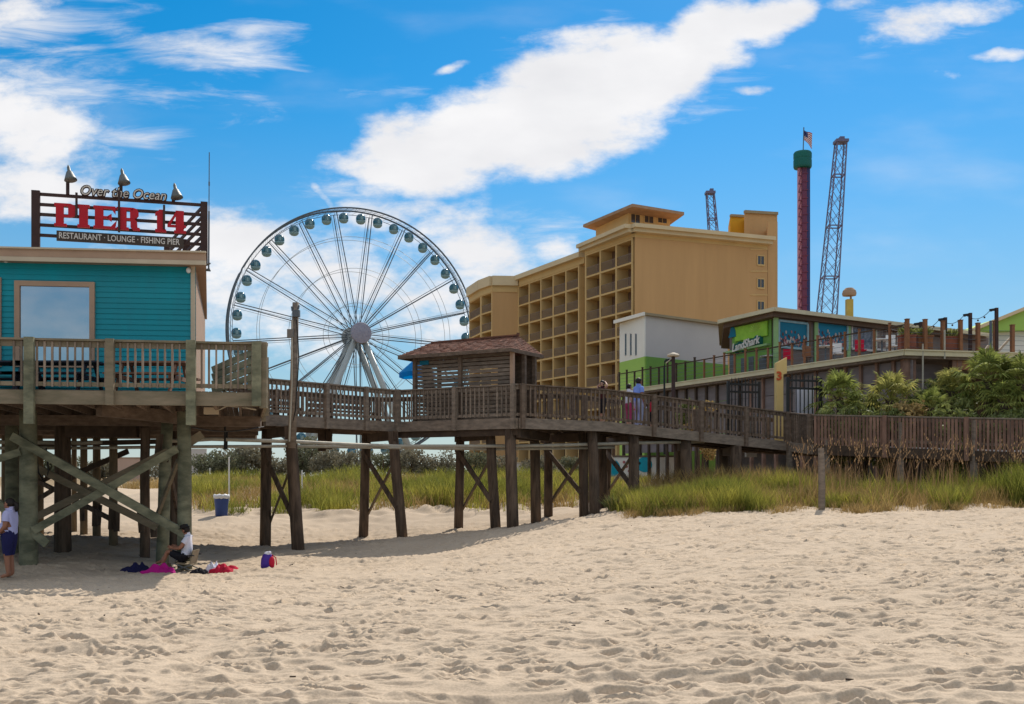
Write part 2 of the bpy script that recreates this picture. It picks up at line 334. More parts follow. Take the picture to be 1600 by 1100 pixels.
M_['orangepaint'] = mat("orange red numeral", (.55,.09,.02), (.5,.08,.02), rough=.6)
M_['binblue'] = mat("blue plastic barrel", (.04,.075,.24), (.03,.06,.19), rough=.45)
M_['binliner'] = mat("white bin liner", (.7,.72,.75), (.6,.62,.66), rough=.5)
M_['skin'] = mat("warm skin", (.36,.16,.095), (.30,.13,.078), scale=6, rough=.55)
M_['skin2'] = mat("pale skin", (.55,.33,.25), (.48,.28,.21), scale=6, rough=.55)
M_['hair'] = mat("dark hair", (.018,.011,.009), (.012,.008,.006), scale=20, rough=.6)
M_['tee'] = mat("lavender cotton", (.48,.47,.72), (.42,.42,.66), scale=5, rough=.9)
M_['denim'] = mat("navy cotton", (.018,.018,.09), (.013,.013,.065), scale=5, rough=.9)
M_['whitecloth'] = mat("white cotton", (.72,.72,.80), (.64,.64,.74), scale=5, rough=.9)
M_['blackcloth'] = mat("black cloth", (.014,.013,.02), (.01,.01,.014), scale=5, rough=.9)
M_['magenta'] = mat("magenta towel", (.50,.01,.22), (.38,.008,.17), scale=6, rough=.95, bump=.4)
M_['navytowel'] = mat("navy towel", (.012,.012,.06), (.009,.009,.04), scale=6, rough=.95, bump=.4)
M_['redtowel'] = mat("red towel", (.55,.015,.05), (.45,.012,.04), scale=6, rough=.95, bump=.4)
M_['purple'] = mat("purple nylon", (.07,.03,.30), (.05,.02,.24), scale=5, rough=.6)
M_['shirtblue'] = mat("sky blue cotton", (.20,.30,.70), (.17,.26,.62), scale=5, rough=.9)
M_['paleblue'] = mat("pale blue cotton", (.40,.48,.72), (.34,.42,.64), scale=5, rough=.9)
M_['pinkcloth'] = mat("pink cotton", (.45,.06,.18), (.38,.05,.15), scale=5, rough=.9)
M_['canvas'] = mat("khaki chair canvas", (.25,.20,.13), (.2,.16,.1), scale=6, rough=.9)
M_['grass'] = mat("dune grass", (.36,.325,.06), (.15,.175,.03), scale=.6, rough=.7, island=.45, trans=.45, contrast=1.5)
M_['grassdry'] = mat("dry dune grass", (.42,.30,.12), (.30,.20,.075), scale=.8, rough=.8, island=.35, trans=.3)
M_['oat'] = mat("sea oat stalks", (.40,.25,.13), (.28,.165,.085), scale=2, rough=.85, island=.35, trans=.2)
M_['palmleaf'] = mat("palm fronds", (.29,.31,.085), (.14,.18,.042), scale=.9, rough=.8, spec=.08, island=.45, trans=.4)
M_['palmleaf2'] = mat("yellowing palm fronds", (.40,.37,.12), (.22,.23,.06), scale=.9, rough=.8, spec=.08, island=.4, trans=.4)
M_['shrub'] = mat("shrub leaves", (.25,.27,.085), (.13,.16,.05), scale=.8, rough=.6, island=.45, trans=.3)
M_['farleaf'] = mat("oak leaves", (.22,.195,.13), (.145,.135,.09), scale=.12, rough=.8, island=.3, trans=.3)
M_['farleaf2'] = mat("grey green leaves", (.17,.175,.10), (.11,.115,.07), scale=.12, rough=.8, island=.3, trans=.3)
M_['bark'] = mat("bark", (.12,.085,.06), (.07,.05,.035), scale=6, rough=.95, bump=.5)
M_['cyan'] = mat("cyan mural paint", (.0,.36,.46), (.02,.28,.38), scale=1.5, rough=.7)
M_['pinkwall'] = mat("pale pink wall", (.52,.36,.28), (.45,.31,.24), scale=.4, rough=.85)
M_['terracotta'] = mat("terracotta planter", (.30,.10,.06), (.22,.075,.045), rough=.8)
M_['greymetal'] = mat("grey metal box", (.22,.21,.19), (.17,.16,.15), rough=.6)
M_['flagred'] = mat("flag red", (.45,.02,.03), rough=.8); M_['flagblue'] = mat("flag blue", (.02,.03,.15), rough=.8)
# ---------------------------------------------------------------- ground: one sheet, from behind the camera to the horizon
CP = []
def cp(x, y, z): CP.append((x, y, z))
def cpp(px, py, Y): p = P(px, py, Y); CP.append((p.x, p.y, p.z-EYE))
for x in (-14,-6,0,6,14): cp(x, 3, -1.72)
for x in (-16,-8,-3,0,3,8,16): cp(x, 9, -1.66-(.10 if x < -2 else 0))
for x in (-60,60): cp(x, 3, -1.75); cp(x, 30, -1.9 if x < 0 else -.8); cp(x, -40, -2.0)
cp(0,-40,-2.0)
cpp(15,903,22); cpp(45,875,25); cp(-20,22,-2.15); cp(-20,35,-1.95); cpp(200,880,25.5)
cp(-7,14,-1.86); cp(-4,18,-2.0); cpp(500,895,22.5); cpp(800,872,22); cp(5,20,-1.32); cp(11,20,-1.28); cp(18,20,-1.25)
cpp(465,860,30.5); cpp(415,857,32.4); cpp(632,840,34); cpp(568,845,35.6); cpp(717,828,35.6); cpp(775,825,33.8); cpp(803,822,32.7)
cpp(857,814,36); cpp(928,808,34.2); cpp(465,879,26.6); cpp(650,864,28); cpp(860,821,30); cpp(740,838,30.5)
cpp(960,803,31); cpp(1100,799,29.5); cpp(1280,797,29); cpp(1450,796,28.5); cpp(1600,795,28); cp(22,27,-.8)
for px in (1050,1250,1450,1650): cp(X(px,33), 33, -.74); cp(X(px,38), 38, -.62)
cpp(346,807,40); cpp(200,826,36); cpp(100,840,31); cpp(460,802,41.5); cpp(560,806,40.5); cpp(620,806,40.5); cpp(720,800,41); cpp(820,795,42); cpp(910,792,42)
for px in (300,420,520,640,760,880,980): cp(X(px,52), 52, -.52)
for px in (100,200): cp(X(px,44), 44, -1.35); cp(X(px,56), 56, -.75)
for x, y in ((-60,60),(60,60),(0,70),(-30,72),(30,72),(0,110),(-120,120),(120,120),(0,300),(-400,300),(400,300),(0,1200),(-1500,1200),(1500,1200),(0,2600)): cp(x, y, -.55)
CPA = np.array(CP); _D = np.hypot(CPA[:,None,0]-CPA[None,:,0], CPA[:,None,1]-CPA[None,:,1])
_n = len(CPA); _A = np.zeros((_n+1,_n+1)); _A[:_n,:_n] = np.sqrt(_D**2+1.2**2); _A[:_n,_n] = 1; _A[_n,:_n] = 1
_A[:_n,:_n] += np.eye(_n)*-.25
_W = np.linalg.solve(_A, np.append(CPA[:,2], 0))
def gz_arr(x, y):
    x = np.asarray(x, float); y = np.asarray(y, float); o = np.full(x.shape, _W[_n])
    for i in range(_n): o += _W[i]*np.sqrt((x-CPA[i,0])**2+(y-CPA[i,1])**2+1.44)
    return o+EYE
def gz(x, y): return float(gz_arr(np.array([x]), np.array([y]))[0])

def vnoise(x, y, seed):
    r = np.random.default_rng(seed).random((256,256))
    xi = np.floor(x).astype(int); yi = np.floor(y).astype(int); fx = x-xi; fy = y-yi
    fx = fx*fx*(3-2*fx); fy = fy*fy*(3-2*fy)
    a = r[xi%256, yi%256]; b = r[(xi+1)%256, yi%256]; c = r[xi%256, (yi+1)%256]; d = r[(xi+1)%256, (yi+1)%256]
    return (a*(1-fx)+b*fx)*(1-fy)+(c*(1-fx)+d*fx)*fy

def build_ground():
    ys = [-60,-30,-14,-6,-1,2,3.5,5]
    y = 5.0
    while y < 36: ys.append(y+max(.011, .0022*y)); y = ys[-1]
    while y < 62: ys.append(y+.16); y = ys[-1]
    while y < 3000: ys.append(y*1.09); y = ys[-1]
    ys = np.array(ys)
    us = np.concatenate([[-9,-4,-2,-1.3,-1,-.85,-.75], np.linspace(-.66,.66,760), [.75,.85,1,1.3,2,4,9]])
    w = np.maximum(ys, 5.0)
    XX = us[None,:]*w[:,None]; YY = np.repeat(ys[:,None], len(us), 1)
    ZZ = gz_arr(XX, YY)
    near = np.clip((YY-3)/3, 0, 1)*np.clip((60-YY)/15, 0, 1)
    rel = np.zeros_like(ZZ)
    rel += (vnoise(XX*.55, YY*.55, 1)-.5)*.12 + (vnoise(XX*1.1+9, YY*1.7, 2)-.5)*.075 + (vnoise(XX*2.4, YY*3.6, 3)-.5)*.040 + (vnoise(XX*5.5, YY*8, 4)-.5)*.018+(vnoise(XX*15, YY*18, 14)-.5)*.006
    # trodden sand: foot-sized hollows with a pushed-up lip
    r = np.random.default_rng(5)
    n0, i0 = len(ys), 7
    cnt = 0
    for k in range(23000):
        fy = math.sqrt(36+r.random()*(38.0**2-36))
        u = (r.random()*2-1)*.62; fx = u*fy
        if vnoise(np.array([fx*.25+40]), np.array([fy*.25]), 8)[0] < .05+.14*r.random(): continue
        L_ = .075+.085*r.random(); W_ = .03+.04*r.random(); th = r.normal()*.4; dp = .010+.040*r.random()**1.7
        if k % 13 == 0: L_ *= 1.7; W_ *= 1.7; dp = .014+.026*r.random()
        R_ = L_*2.2
        a, b = np.searchsorted(ys, [fy-R_, fy+R_]); c, d = np.searchsorted(us, [(fx-R_)/fy, (fx+R_)/fy])
        if b-a < 2 or d-c < 2: continue
        dx = XX[a:b,c:d]-fx; dy = YY[a:b,c:d]-fy
        p = (dx*math.cos(th)+dy*math.sin(th))/L_; q = (-dx*math.sin(th)+dy*math.cos(th))/W_
        s = np.sqrt(p*p+q*q)
        rel[a:b,c:d] += -dp*np.exp(-(s**2.6)) + dp*.55*np.exp(-((s-1.45)/.38)**2)
        cnt += 1
    # a few dug heaps and hollows
    for (px, py, Y, h, R_) in ((95,1015,10.6,-.10,.28),(150,1005,10.9,.09,.3),(590,938,17.5,-.08,.5),(640,945,17,.07,.6),(690,935,17.8,-.06,.4),(1065,995,11,.10,.28),(1010,990,11.3,-.06,.25),
                             (330,980,12.3,.05,.5),(1200,1000,10.5,.05,.5),(900,960,13,.05,.6)):
        fx = X(px, Y); s2 = ((XX-fx)/1.6)**2+(YY-Y)**2; rel += h*np.exp(-s2/R_**2)
    # raked band parallel to the water, close to the camera
    for k in range(34):
        fx, fy = 2.1+k*.078, 10.25-k*.012+.02*math.sin(k*2.1); a, b = np.searchsorted(ys, [fy-.12, fy+.12]); c, d = np.searchsorted(us, [(fx-.12)/fy, (fx+.12)/fy])
        rel[a:b,c:d] -= .022*np.exp(-((XX[a:b,c:d]-fx)**2+(YY[a:b,c:d]-fy)**2)/.028**2)
    for yc, w_, h_, x0 in ((8.45,.05,.035,0),(8.30,.05,-.03,0),(7.86,.05,.03,-6),(7.74,.045,-.025,-6),(7.5,.06,.03,-6),(9.0,.05,.02,1.5)):
        rel += 1.15*h_*np.exp(-((YY-yc-.015*XX-.10*(vnoise(XX*.8, YY*.1+yc*7, 61)-.5))/w_)**2)*np.clip(XX-x0, 0, 1)*(.4+.9*vnoise(XX*1.3, YY*0+yc*3, 62))
    # sandy brow broken into lumps below the back grass
    brow = np.exp(-((YY-41.5)/2.2)**2)*np.clip((XX+14)/3,0,1)
    rel += brow*((vnoise(XX*1.1, YY*1.1, 31)-.45)*.35+(vnoise(XX*2.3, YY*2.3, 32)-.5)*.25)
    dune = np.clip((YY-44)/4,0,1)*np.clip((60-YY)/8,0,1)
    rel += dune*(vnoise(XX*.30, YY*.3, 33)-.5)*1.1
    ZZ = ZZ+rel*near
    Vt = np.stack([XX.ravel(), YY.ravel(), ZZ.ravel()], 1)
    m, k = XX.shape
    idx = np.arange(m*k).reshape(m, k)
    F = np.stack([idx[:-1,:-1].ravel(), idx[:-1,1:].ravel(), idx[1:,1:].ravel(), idx[1:,:-1].ravel()], 1)
    sm = bpy.data.materials.new("beach sand"); sm.use_nodes = True; nt = sm.node_tree; N = nt.nodes; L = nt.links; b = N['Principled BSDF']
    b.inputs['Roughness'].default_value = .95; b.inputs['Specular IOR Level'].default_value = .1
    tc = N.new('ShaderNodeTexCoord'); n1 = N.new('ShaderNodeTexNoise'); n1.inputs['Scale'].default_value = .7; n1.inputs['Detail'].default_value = 8; L.new(tc.outputs['Object'], n1.inputs[0])
    mx = N.new('ShaderNodeMix'); mx.data_type = 'RGBA'; L.new(n1.outputs['Fac'], mx.inputs[0]); mx.inputs[6].default_value = (.45,.357,.262,1); mx.inputs[7].default_value = (.56,.452,.338,1)
    n2 = N.new('ShaderNodeTexNoise'); n2.inputs['Scale'].default_value = 45; n2.inputs['Detail'].default_value = 4; L.new(tc.outputs['Object'], n2.inputs[0])
    mx2 = N.new('ShaderNodeMix'); mx2.data_type = 'RGBA'; mx2.blend_type = 'MULTIPLY'; mx2.inputs[0].default_value = .35; L.new(mx.outputs[2], mx2.inputs[6])
    mr = N.new('ShaderNodeMapRange'); L.new(n2.outputs['Fac'], mr.inputs[0]); mr.inputs[1].default_value = .3; mr.inputs[2].default_value = .7; mr.inputs[3].default_value = .45; mr.inputs[4].default_value = 1.2
    L.new(mr.outputs[0], mx2.inputs[7])
    # far land beyond the dune: scrub and earth tones
    sp = N.new('ShaderNodeSeparateXYZ'); L.new(tc.outputs['Object'], sp.inputs[0])
    fr = N.new('ShaderNodeMapRange'); L.new(sp.outputs[1], fr.inputs[0]); fr.inputs[1].default_value = 56; fr.inputs[2].default_value = 72
    mx3 = N.new('ShaderNodeMix'); mx3.data_type = 'RGBA'; L.new(fr.outputs[0], mx3.inputs[0]); L.new(mx2.outputs[2], mx3.inputs[6]); mx3.inputs[7].default_value = (.26,.19,.11,1)
    L.new(mx3.outputs[2], b.inputs['Base Color'])
    n3 = N.new('ShaderNodeTexNoise'); n3.inputs['Scale'].default_value = 22; n3.inputs['Detail'].default_value = 6; L.new(tc.outputs['Object'], n3.inputs[0])
    bp = N.new('ShaderNodeBump'); bp.inputs['Strength'].default_value = .35; bp.inputs['Distance'].default_value = .02; L.new(n3.outputs['Fac'], bp.inputs['Height']); L.new(bp.outputs[0], b.inputs['Normal'])
    build_ground.rel = (ys, us)
    o = np_mesh("beach", Vt, F, sm, smooth=True); o['kind'] = 'structure'
build_ground()
# ---------------------------------------------------------------- railings
def rail_mesh(A, B, zA, zB, h=1.07, sp=.16, bw=.045, mids=(), low=.12, cap=.16, drop=.06):
    """balusters, cap board and rails between two plan points with deck tops zA, zB"""
    A = Vector((A.x, A.y, zA)); B = Vector((B.x, B.y, zB)); mb = MB(); up = Vector((0,0,1))
    d = (B-A); L_ = d.length; t = d.normalized()
    mb.cur = 1; mb.beam(A+up*h, B+up*h, cap, .045); mb.beam(A+up*(h-.09), B+up*(h-.09), .04, .12)
    mb.beam(A+up*low, B+up*low, .04, .09)
    for m in mids: mb.beam(A+up*m, B+up*m, .04, .12)
    mb.cur = 0; n = max(2, int(L_/sp)); side = Vector((t.y, -t.x, 0)).normalized()*.042
    for i in range(n):
        f = (i+.5)/n; p = A+d*f+side
        if random.random() < .012: continue
        mb.box(p+up*((h-.04+low-drop)/2), (bw*random.uniform(.85,1.1), .035, h-.04-low+drop), math.atan2(t.y, t.x))
    return mb
def rail(root, A, B, zA, zB, wood, bal=None, posts=(), post_lo=-.35, ps=.13, **k):
    mb = rail_mesh(A, B, zA, zB, **k); mb.build("railing", [bal or wood, wood if wood is not M_['wood_red'] else M_['wood_grey']], root)
    h = k.get('h', 1.07)
    for f in posts:
        x, y, z = A.x+(B.x-A.x)*f, A.y+(B.y-A.y)*f, zA+(zB-zA)*f
        d = (B-A).normalized(); n = Vector((d.y, -d.x, 0))*.1
        p = MB(); p.box((x+n.x, y+n.y, z+(h+.03+post_lo)/2), (ps, ps, h+.03-post_lo), math.atan2(d.y, d.x)); p.build("railing_post", wood, root)
def decking(A, B, C_, D_, zA, zB, zC, zD, th=.05, bw=.15):
    """boards across a four-cornered deck A->B near edge, D->C far edge"""
    mb = MB(); L_ = (B-A).length; n = max(1, int(L_/bw)); g = .006/ L_
    pt = lambda a, b, za, zb, f: Vector((a.x+(b.x-a.x)*f, a.y+(b.y-a.y)*f, za+(zb-za)*f))
    for i in range(n):
        f0, f1 = i/n+g, (i+1)/n-g
        hi = [pt(A,B,zA,zB,f0), pt(A,B,zA,zB,f1), pt(D_,C_,zD,zC,f1), pt(D_,C_,zD,zC,f0)]
        mb.hexa([p-Vector((0,0,th)) for p in hi], hi)
    return mb
def pile(root, top, base, r, m, taper=1.12, name="pile"):
    mb = MB(); top = Vector(top); base = Vector(base); base.z = gz(base.x, base.y)-.6; d = base-top
    pts = [top, top+d*.3+Vector((random.uniform(-.02,.02), random.uniform(-.02,.02), 0)), top+d*.65, base]
    mb.path(pts, [r, r*1.02, r*1.06, r*taper], n=12); return mb.build(name, m, root, smooth=True)
def plank(root, a, b, w, t, m, name="cross_brace", up=(0,-1,.2)):
    mb = MB(); mb.beam(a, b, w, t, up); return mb.build(name, m, root)

# ---------------------------------------------------------------- restaurant deck on piles
DZ = EYE+1.88                       # deck level
DL, DR = Vector((-19.0, 20.6, 0)), V2(413, 22.75)
DBL, DBR = Vector((-21.5, 36, 0)), Vector((-9.0, 36, 0))
deck = thing("restaurant_deck", "raised timber deck with railing on green cross braced piles under the teal building", "pier deck", (DR.x, DR.y, gz(DR.x, DR.y)))
decking(DL, DR, DBR, DBL, DZ, DZ, DZ, DZ).build("deck_boards", M_['wood_brown'], deck)
fa = MB(); n_ = Vector((.15,-1,0)).normalized()*.05
fa.beam(Vector((DL.x,DL.y,DZ-.17))+n_, Vector((DR.x,DR.y,DZ-.17))+n_, .06, .30); fa.beam(Vector((DR.x+.04,DR.y,DZ-.17)), Vector((DBR.x+.04,DBR.y,DZ-.17)), .06, .30)
fa.build("fascia_board", M_['wood_green2'], deck)
L_ = (DR-DL).length; d_ = (DR-DL).normalized()
fr = lambda px: (onplane(px, 600, DL, DR)-Vector((DL.x,DL.y,0))).to_2d().length/L_
rail(deck, DL, DR-d_*.02, DZ, DZ, M_['wood_green2'], M_['baluster'], posts=[fr(175)], post_lo=-.33, ps=.17, sp=.155, bw=.042, cap=.2)
for px in (-160, 49, 300, 402):
    mb = MB(); p = onplane(px, 600, DL, DR, .14); lo = DZ-.75 if px < 400 else DZ-.32
    mb.box((p.x, p.y, (lo+DZ+1.1)/2), (.2, .14, DZ+1.1-lo), math.atan2(d_.y, d_.x)); mb.build("railing_post", M_['wood_green'], deck)
mb = MB(); p = onplane(412, 600, DL, DR, .06); mb.box((p.x, p.y, DZ+.37), (.16, .16, 1.46), .15); mb.build("railing_post", M_['wood_green2'], deck)
p0 = Vector((DR.x,DR.y,0)); rail(deck, p0, p0+(DBR-DR)*.42, DZ, DZ, M_['wood_green2'], posts=[.5,1], sp=.16)
# under-deck frame
mb = MB()
for i in range(26):
    f = i/25; a = DL+(DR-DL)*f; b = DBL+(DBR-DBL)*f
    mb.beam((a.x,a.y+.1,DZ-.19), (b.x,b.y,DZ-.19), .06, .26)
mb.build("floor_joists", M_['wood_brown'], deck)
mb = MB()
for k in (.30, .5, .72, .95):
    a = DL+(DBL-DL)*k; b = DR+(DBR-DR)*k
    mb.beam((a.x,a.y,DZ-.44), (b.x,b.y,DZ-.44), .22, .26)
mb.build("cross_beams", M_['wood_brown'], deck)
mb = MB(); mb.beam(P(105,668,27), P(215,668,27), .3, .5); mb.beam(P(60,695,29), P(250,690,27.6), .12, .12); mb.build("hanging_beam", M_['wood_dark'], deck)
mb = MB(); mb.beam(P(155,640,23.4), P(300,655,26), .2, .3); mb.build("cross_beams", M_['wood_brown'], deck)
for (pxt, pxb, pyb, Y, w, m) in ((44,45,876,24.0,27,'wood_green'),(287,289,846,24.6,22,'wood_green'),(-150,-152,890,24,27,'wood_green'),
        (98,98,851,27.5,25,'pile'),(228,226,846,27,15,'pile'),(262,252,850,26,19,'wood_green'),(18,18,855,27,20,'wood_green'),(24,30,850,29,18,'pile'),
        (131,131,838,33,11,'pile_tan'),(151,151,842,32,12,'pile_tan'),(177,177,850,30,13,'pile_tan'),(116,116,829,35,8,'pile_tan'),(275,270,822,30,13,'pile'),(8,8,840,33,11,'pile_tan'),(60,62,838,33,13,'pile_tan')):
    t = P(pxt, 660, Y); t.z = DZ-.32; b = P(pxb, pyb, Y)
    pile(deck, t, b, w*Y/1600/2*.95, M_[m])
# split sleeves hanging off the back piles
for (px, py, Y) in ((131,800,32.9),(151,808,31.9),(157,806,31.8),(177,812,29.9),(183,815,29.8),(219,815,26.8),(243,822,25.8),(226,690,26.8),(255,700,25.8)):
    mb = MB(); p = P(px, py, Y); mb.beam(p+Vector((random.uniform(-.05,.05),-.12,.35)), p+Vector((random.uniform(-.12,.12),-.16,-.28)), .16, .05, (0,-1,0)); mb.build("splice_board", M_['pile'], deck)
for (a, b, w, m) in (((18,681,23.7),(292,836,24.2),.20,'wood_green'),((52,829,23.8),(277,701,24.3),.18,'wood_green'),((52,728,24.9),(245,824,25.4),.17,'wood_green2'),((56,808,25.1),(262,705,25.5),.17,'wood_green2'),
        ((-140,760,23.8),(32,706,23.8),.17,'wood_green'),((-120,690,23.8),(74,850,23.9),.2,'wood_green'),((278,720,24.9),(240,820,26),.15,'wood_green2'),((290,695,24.8),(316,678,24.9),.2,'wood_green2'),
        ((56,757,33),(88,740,33),.14,'pile'),((56,750,33),(175,812,30.5),.14,'pile'),((56,782,32.5),(150,724,32),.14,'pile'),((120,740,31.5),(200,705,31),.16,'wood_dark'),((262,718,25.9),(280,812,28),.14,'pile')):
    plank(deck, P(*a), P(*b), .07, w, M_[m], up=(.2,-.1,1))
mb = MB()
mb.path([P(72,700,24.6)+Vector((0,0,0)), P(76,735,24.6), P(70,755,24.6), P(60,738,24.6), P(56,700,24.6)], .02); mb.build("drooping_cable", M_['black'], deck)
# sloping slatted rail of the steps behind the deck end
mb = MB()
for k in range(4):
    a = P(332, 578+k*11, 24.6); b = P(398, 549+k*13, 24.2); mb.beam(a, b, .05, .15, (0,0,1))
mb.beam(P(350,566,24.6), P(350,612,24.6), .1, .1); mb.beam(P(392,548,24.3), P(392,610,24.3), .12, .12)
mb.build("stair_slats", M_['wood_green'], deck)

def picnic_table(px, Y, label, m, w=1.7):
    c = V2(px, Y); z = DZ; t = thing("picnic_table", label, "table", (c.x, c.y, z), "tables on the restaurant deck")
    mb = MB()
    for k in range(5): mb.box((c.x, c.y-.32+k*.16, z+.74), (w, .145, .04))
    mb.build("table_top", m, t)
    for s in (-1,1):
        mb = MB()
        for k in range(2): mb.box((c.x, c.y+s*(.62+k*.15), z+.44), (w, .14, .04))
        mb.build("seat", m, t)
        mb = MB(); x = c.x+s*w*.36
        mb.beam((x,c.y-.75,z), (x,c.y-.25,z+.72), .05, .1); mb.beam((x,c.y+.75,z), (x,c.y+.25,z+.72), .05, .1); mb.beam((x,c.y-.75,z+.39), (x,c.y+.75,z+.39), .05, .1)
        mb.build("leg", m, t)
M_['tablewood'] = mat("dark blue grey table", (.035,.04,.06), (.022,.026,.04), scale=4, rough=.8)
picnic_table(95, 23.6, "dark picnic table behind the deck railing under the large window", M_['tablewood'], 1.9)
picnic_table(240, 23.7, "dark picnic table behind the deck railing under the blank teal siding", M_['wood_red'], 1.7)
picnic_table(8, 23.6, "dark picnic table at the left edge of the restaurant deck", M_['tablewood'], 1.5)

# ---------------------------------------------------------------- the teal restaurant
WA, WB = V2(-120, 24.3), V2(306, 25.0)
resto = thing("pier_restaurant", "teal lap sided restaurant building with tan trim standing on the pier deck", "restaurant", (WB.x, WB.y, DZ))
w_dir = (WB-WA).normalized(); w_n = Vector((w_dir.y, -w_dir.x, 0))
wz0, wz1 = DZ, Z(408, 24.9)
back = V2(320.5, 33); backL = back-w_dir*(WB-WA).length
mb = MB(); nb = 26; hh = (wz1-wz0)/nb
for k in range(nb):                          # lap boards
    z = wz0+k*hh; a0 = Vector((WA.x,WA.y,z))+w_n*.022; b0 = Vector((WB.x,WB.y,z))+w_n*.022; a1 = Vector((WA.x,WA.y,z+hh))+w_n*.004; b1 = Vector((WB.x,WB.y,z+hh))+w_n*.004
    mb.quad(a0, b0, b1, a1); mb.quad(a0-w_n*.022, b0-w_n*.022, b0, a0)
mb.build("siding", M_['teal'], resto)
mb = MB()
A_, B_, C2, D2 = WA-w_n*.02, WB-w_n*.02, back, backL
mb.hexa([Vector((p.x,p.y,wz0)) for p in (A_,B_,C2,D2)], [Vector((p.x,p.y,wz1+.1)) for p in (A_,B_,C2,D2)]); mb.build("wall", M_['tan'], resto)
mb = MB(); p = WB+w_n*.03-w_dir*.06; mb.box((p.x,p.y,(wz0+wz1)/2), (.10,.06,wz1-wz0), math.atan2(w_dir.y,w_dir.x)); mb.build("corner_board", M_['cream'], resto)
# roof slab and fascia
mb = MB(); ov = .32; za, zb = Z(412, 24.6), Z(393, 24.6)
e0 = WA+w_n*ov; e1 = V2(322, 24.68); e2 = V2(323.5, 33.3); e3 = backL+Vector((0,.3,0))
mb.hexa([Vector((p.x,p.y,za)) for p in (e0,e1,e2,e3)], [Vector((p.x,p.y,zb)) for p in (e0,e1,e2,e3)]); mb.build("roof", M_['tan'], resto)
mb = MB(); q0, q1 = e0+w_n*.02, e1+w_n*.02; mb.beam((q0.x,q0.y,za+.03), (q1.x,q1.y,za+.03), .04, .1); mb.beam((q0.x,q0.y,zb+.0), (q1.x,q1.y,zb+.0), .07, .04); mb.build("drip_edge", M_['cream'], resto)
def shop_window(x0, x1, y0, y1):
    c = [onplane(x0,y0,WA,WB), onplane(x1,y0,WA,WB)]; z1 = c[0].z; z0 = DZ+.75
    a = Vector((c[0].x,c[0].y,0)); b = Vector((c[1].x,c[1].y,0)); t = .12
    fm = MB(); o = w_n*.035
    at = lambda p, z: Vector((p.x,p.y,z))+o
    fm.beam(at(a,z1-t/2), at(b,z1-t/2), .09, t); fm.beam(at(a,z0+t/2), at(b,z0+t/2), .09, t)
    fm.beam(at(a+w_dir*t/2,z0+t), at(a+w_dir*t/2,z1-t), .09, t, w_dir); fm.beam(at(b-w_dir*t/2,z0+t), at(b-w_dir*t/2,z1-t), .09, t, w_dir)
    f = fm.build("window", M_['tan'], resto)
    g = MB(); o = w_n*.030; g.quad(at(a+w_dir*t,z0+t)*1, at(b-w_dir*t,z0+t)*1, at(b-w_dir*t,z1-t)*1, at(a+w_dir*t,z1-t)*1)
    gg = g.build("pane", M_['winmirror'], f)
def mirror_mat():
    m = bpy.data.materials.new("reflective window pane"); m.use_nodes = True; b = m.node_tree.nodes['Principled BSDF']
    b.inputs['Base Color'].default_value = (.42,.45,.48,1); b.inputs['Metallic'].default_value = .9; b.inputs['Roughness'].default_value = .02
    return m
M_['winmirror'] = mirror_mat()
shop_window(24, 149, 439, 540); shop_window(-110, 3, 432, 540)
for px, py in ((12,408),(296,424)):
    mb = MB(); p = onplane(px, py, WA, WB, .12); mb.ball(p, (.06,.06,.07)); mb.tube(p+Vector((0,0,.05)), p+w_n*-.1+Vector((0,0,.08)), .025); mb.build("floodlight", M_['white'], resto, smooth=True)
mb = MB(); p = onplane(323,416,WA,WB,.1)
mb.tube(p, p+Vector((.12,-.05,.04)), .02); mb.tube(p-Vector((0,0,.12)), p+Vector((.12,-.05,-.14)), .02); mb.build("pipe_stub", M_['galv'], resto)
# antenna
mb = MB(); a = P(326, 420, 26); b = P(326.5, 330, 26); mb.tube(a, b, .022); mb.tube(b, P(327,238,26), .012); mb.tube(P(326.8,290,26), P(326.8,284,26), .02)
mb.beam(P(316,421,26), P(328,421,26), .04, .04)
mb.build("antenna_mast", M_['steelgrey'], loc=a, label="thin tall antenna mast at the right end of the restaurant roof", cat="antenna")

# ---------------------------------------------------------------- roof sign
SA, SB = V2(56, 25.3), V2(319, 26.35); s_dir = (SB-SA).normalized(); s_n = Vector((s_dir.y, -s_dir.x, 0)); s_rz = math.atan2(s_dir.y, s_dir.x)
zr = Z(393, 25.2)
sign = thing("roof_sign", "open dark rail sign with red pier letters standing on the restaurant roof", "sign", (SA.x, SA.y, zr))
def sp(px, z, off=0.0): q = onplane(px, 400, SA, SB, off); return Vector((q.x, q.y, z))
zt = Z(298, 25.3)
for px, w in ((56, .19), (319, .17)):
    mb = MB(); p = sp(px, (zr-.1+zt)/2); mb.box(p, (w, .12, zt-zr+.1), s_rz); mb.build("post", M_['signbrown'], sign)
RZ = [Z(y, 25.3) for y in (303, 319, 334.5, 351, 367)]
for z in RZ:
    mb = MB(); mb.beam(sp(62, z), sp(314, z), .05, .075); mb.build("rail", M_['signbrown'], sign)
SC = V2(262, 30.8)                           # second leg of the V-shaped sign
for z in RZ:
    mb = MB(); mb.beam((SB.x,SB.y,z), (SC.x,SC.y,z), .05, .075); mb.build("rail", M_['signbrown'], sign)
mb = MB(); mb.box((SC.x,SC.y,(zr+zt)/2-.1), (.17,.17,zt-zr)); mb.build("post", M_['signbrown'], sign)
mb = MB(); q = SB+(SC-SB)*.45; mb.box((q.x,q.y,(zr+zt)/2-.25), (.2,.1,zt-zr-.5), s_rz); mb.build("standoff", M_['signbrown'], sign)
mb = MB(); q = SB+(SC-SB)*.8; mb.box((q.x,q.y,zr+.1), (.34,.1,.28), s_rz); mb.build("standoff", M_['signbrown'], sign)
zb_, zT = 6.20+EYE, 6.77+EYE; LH = zT-zb_
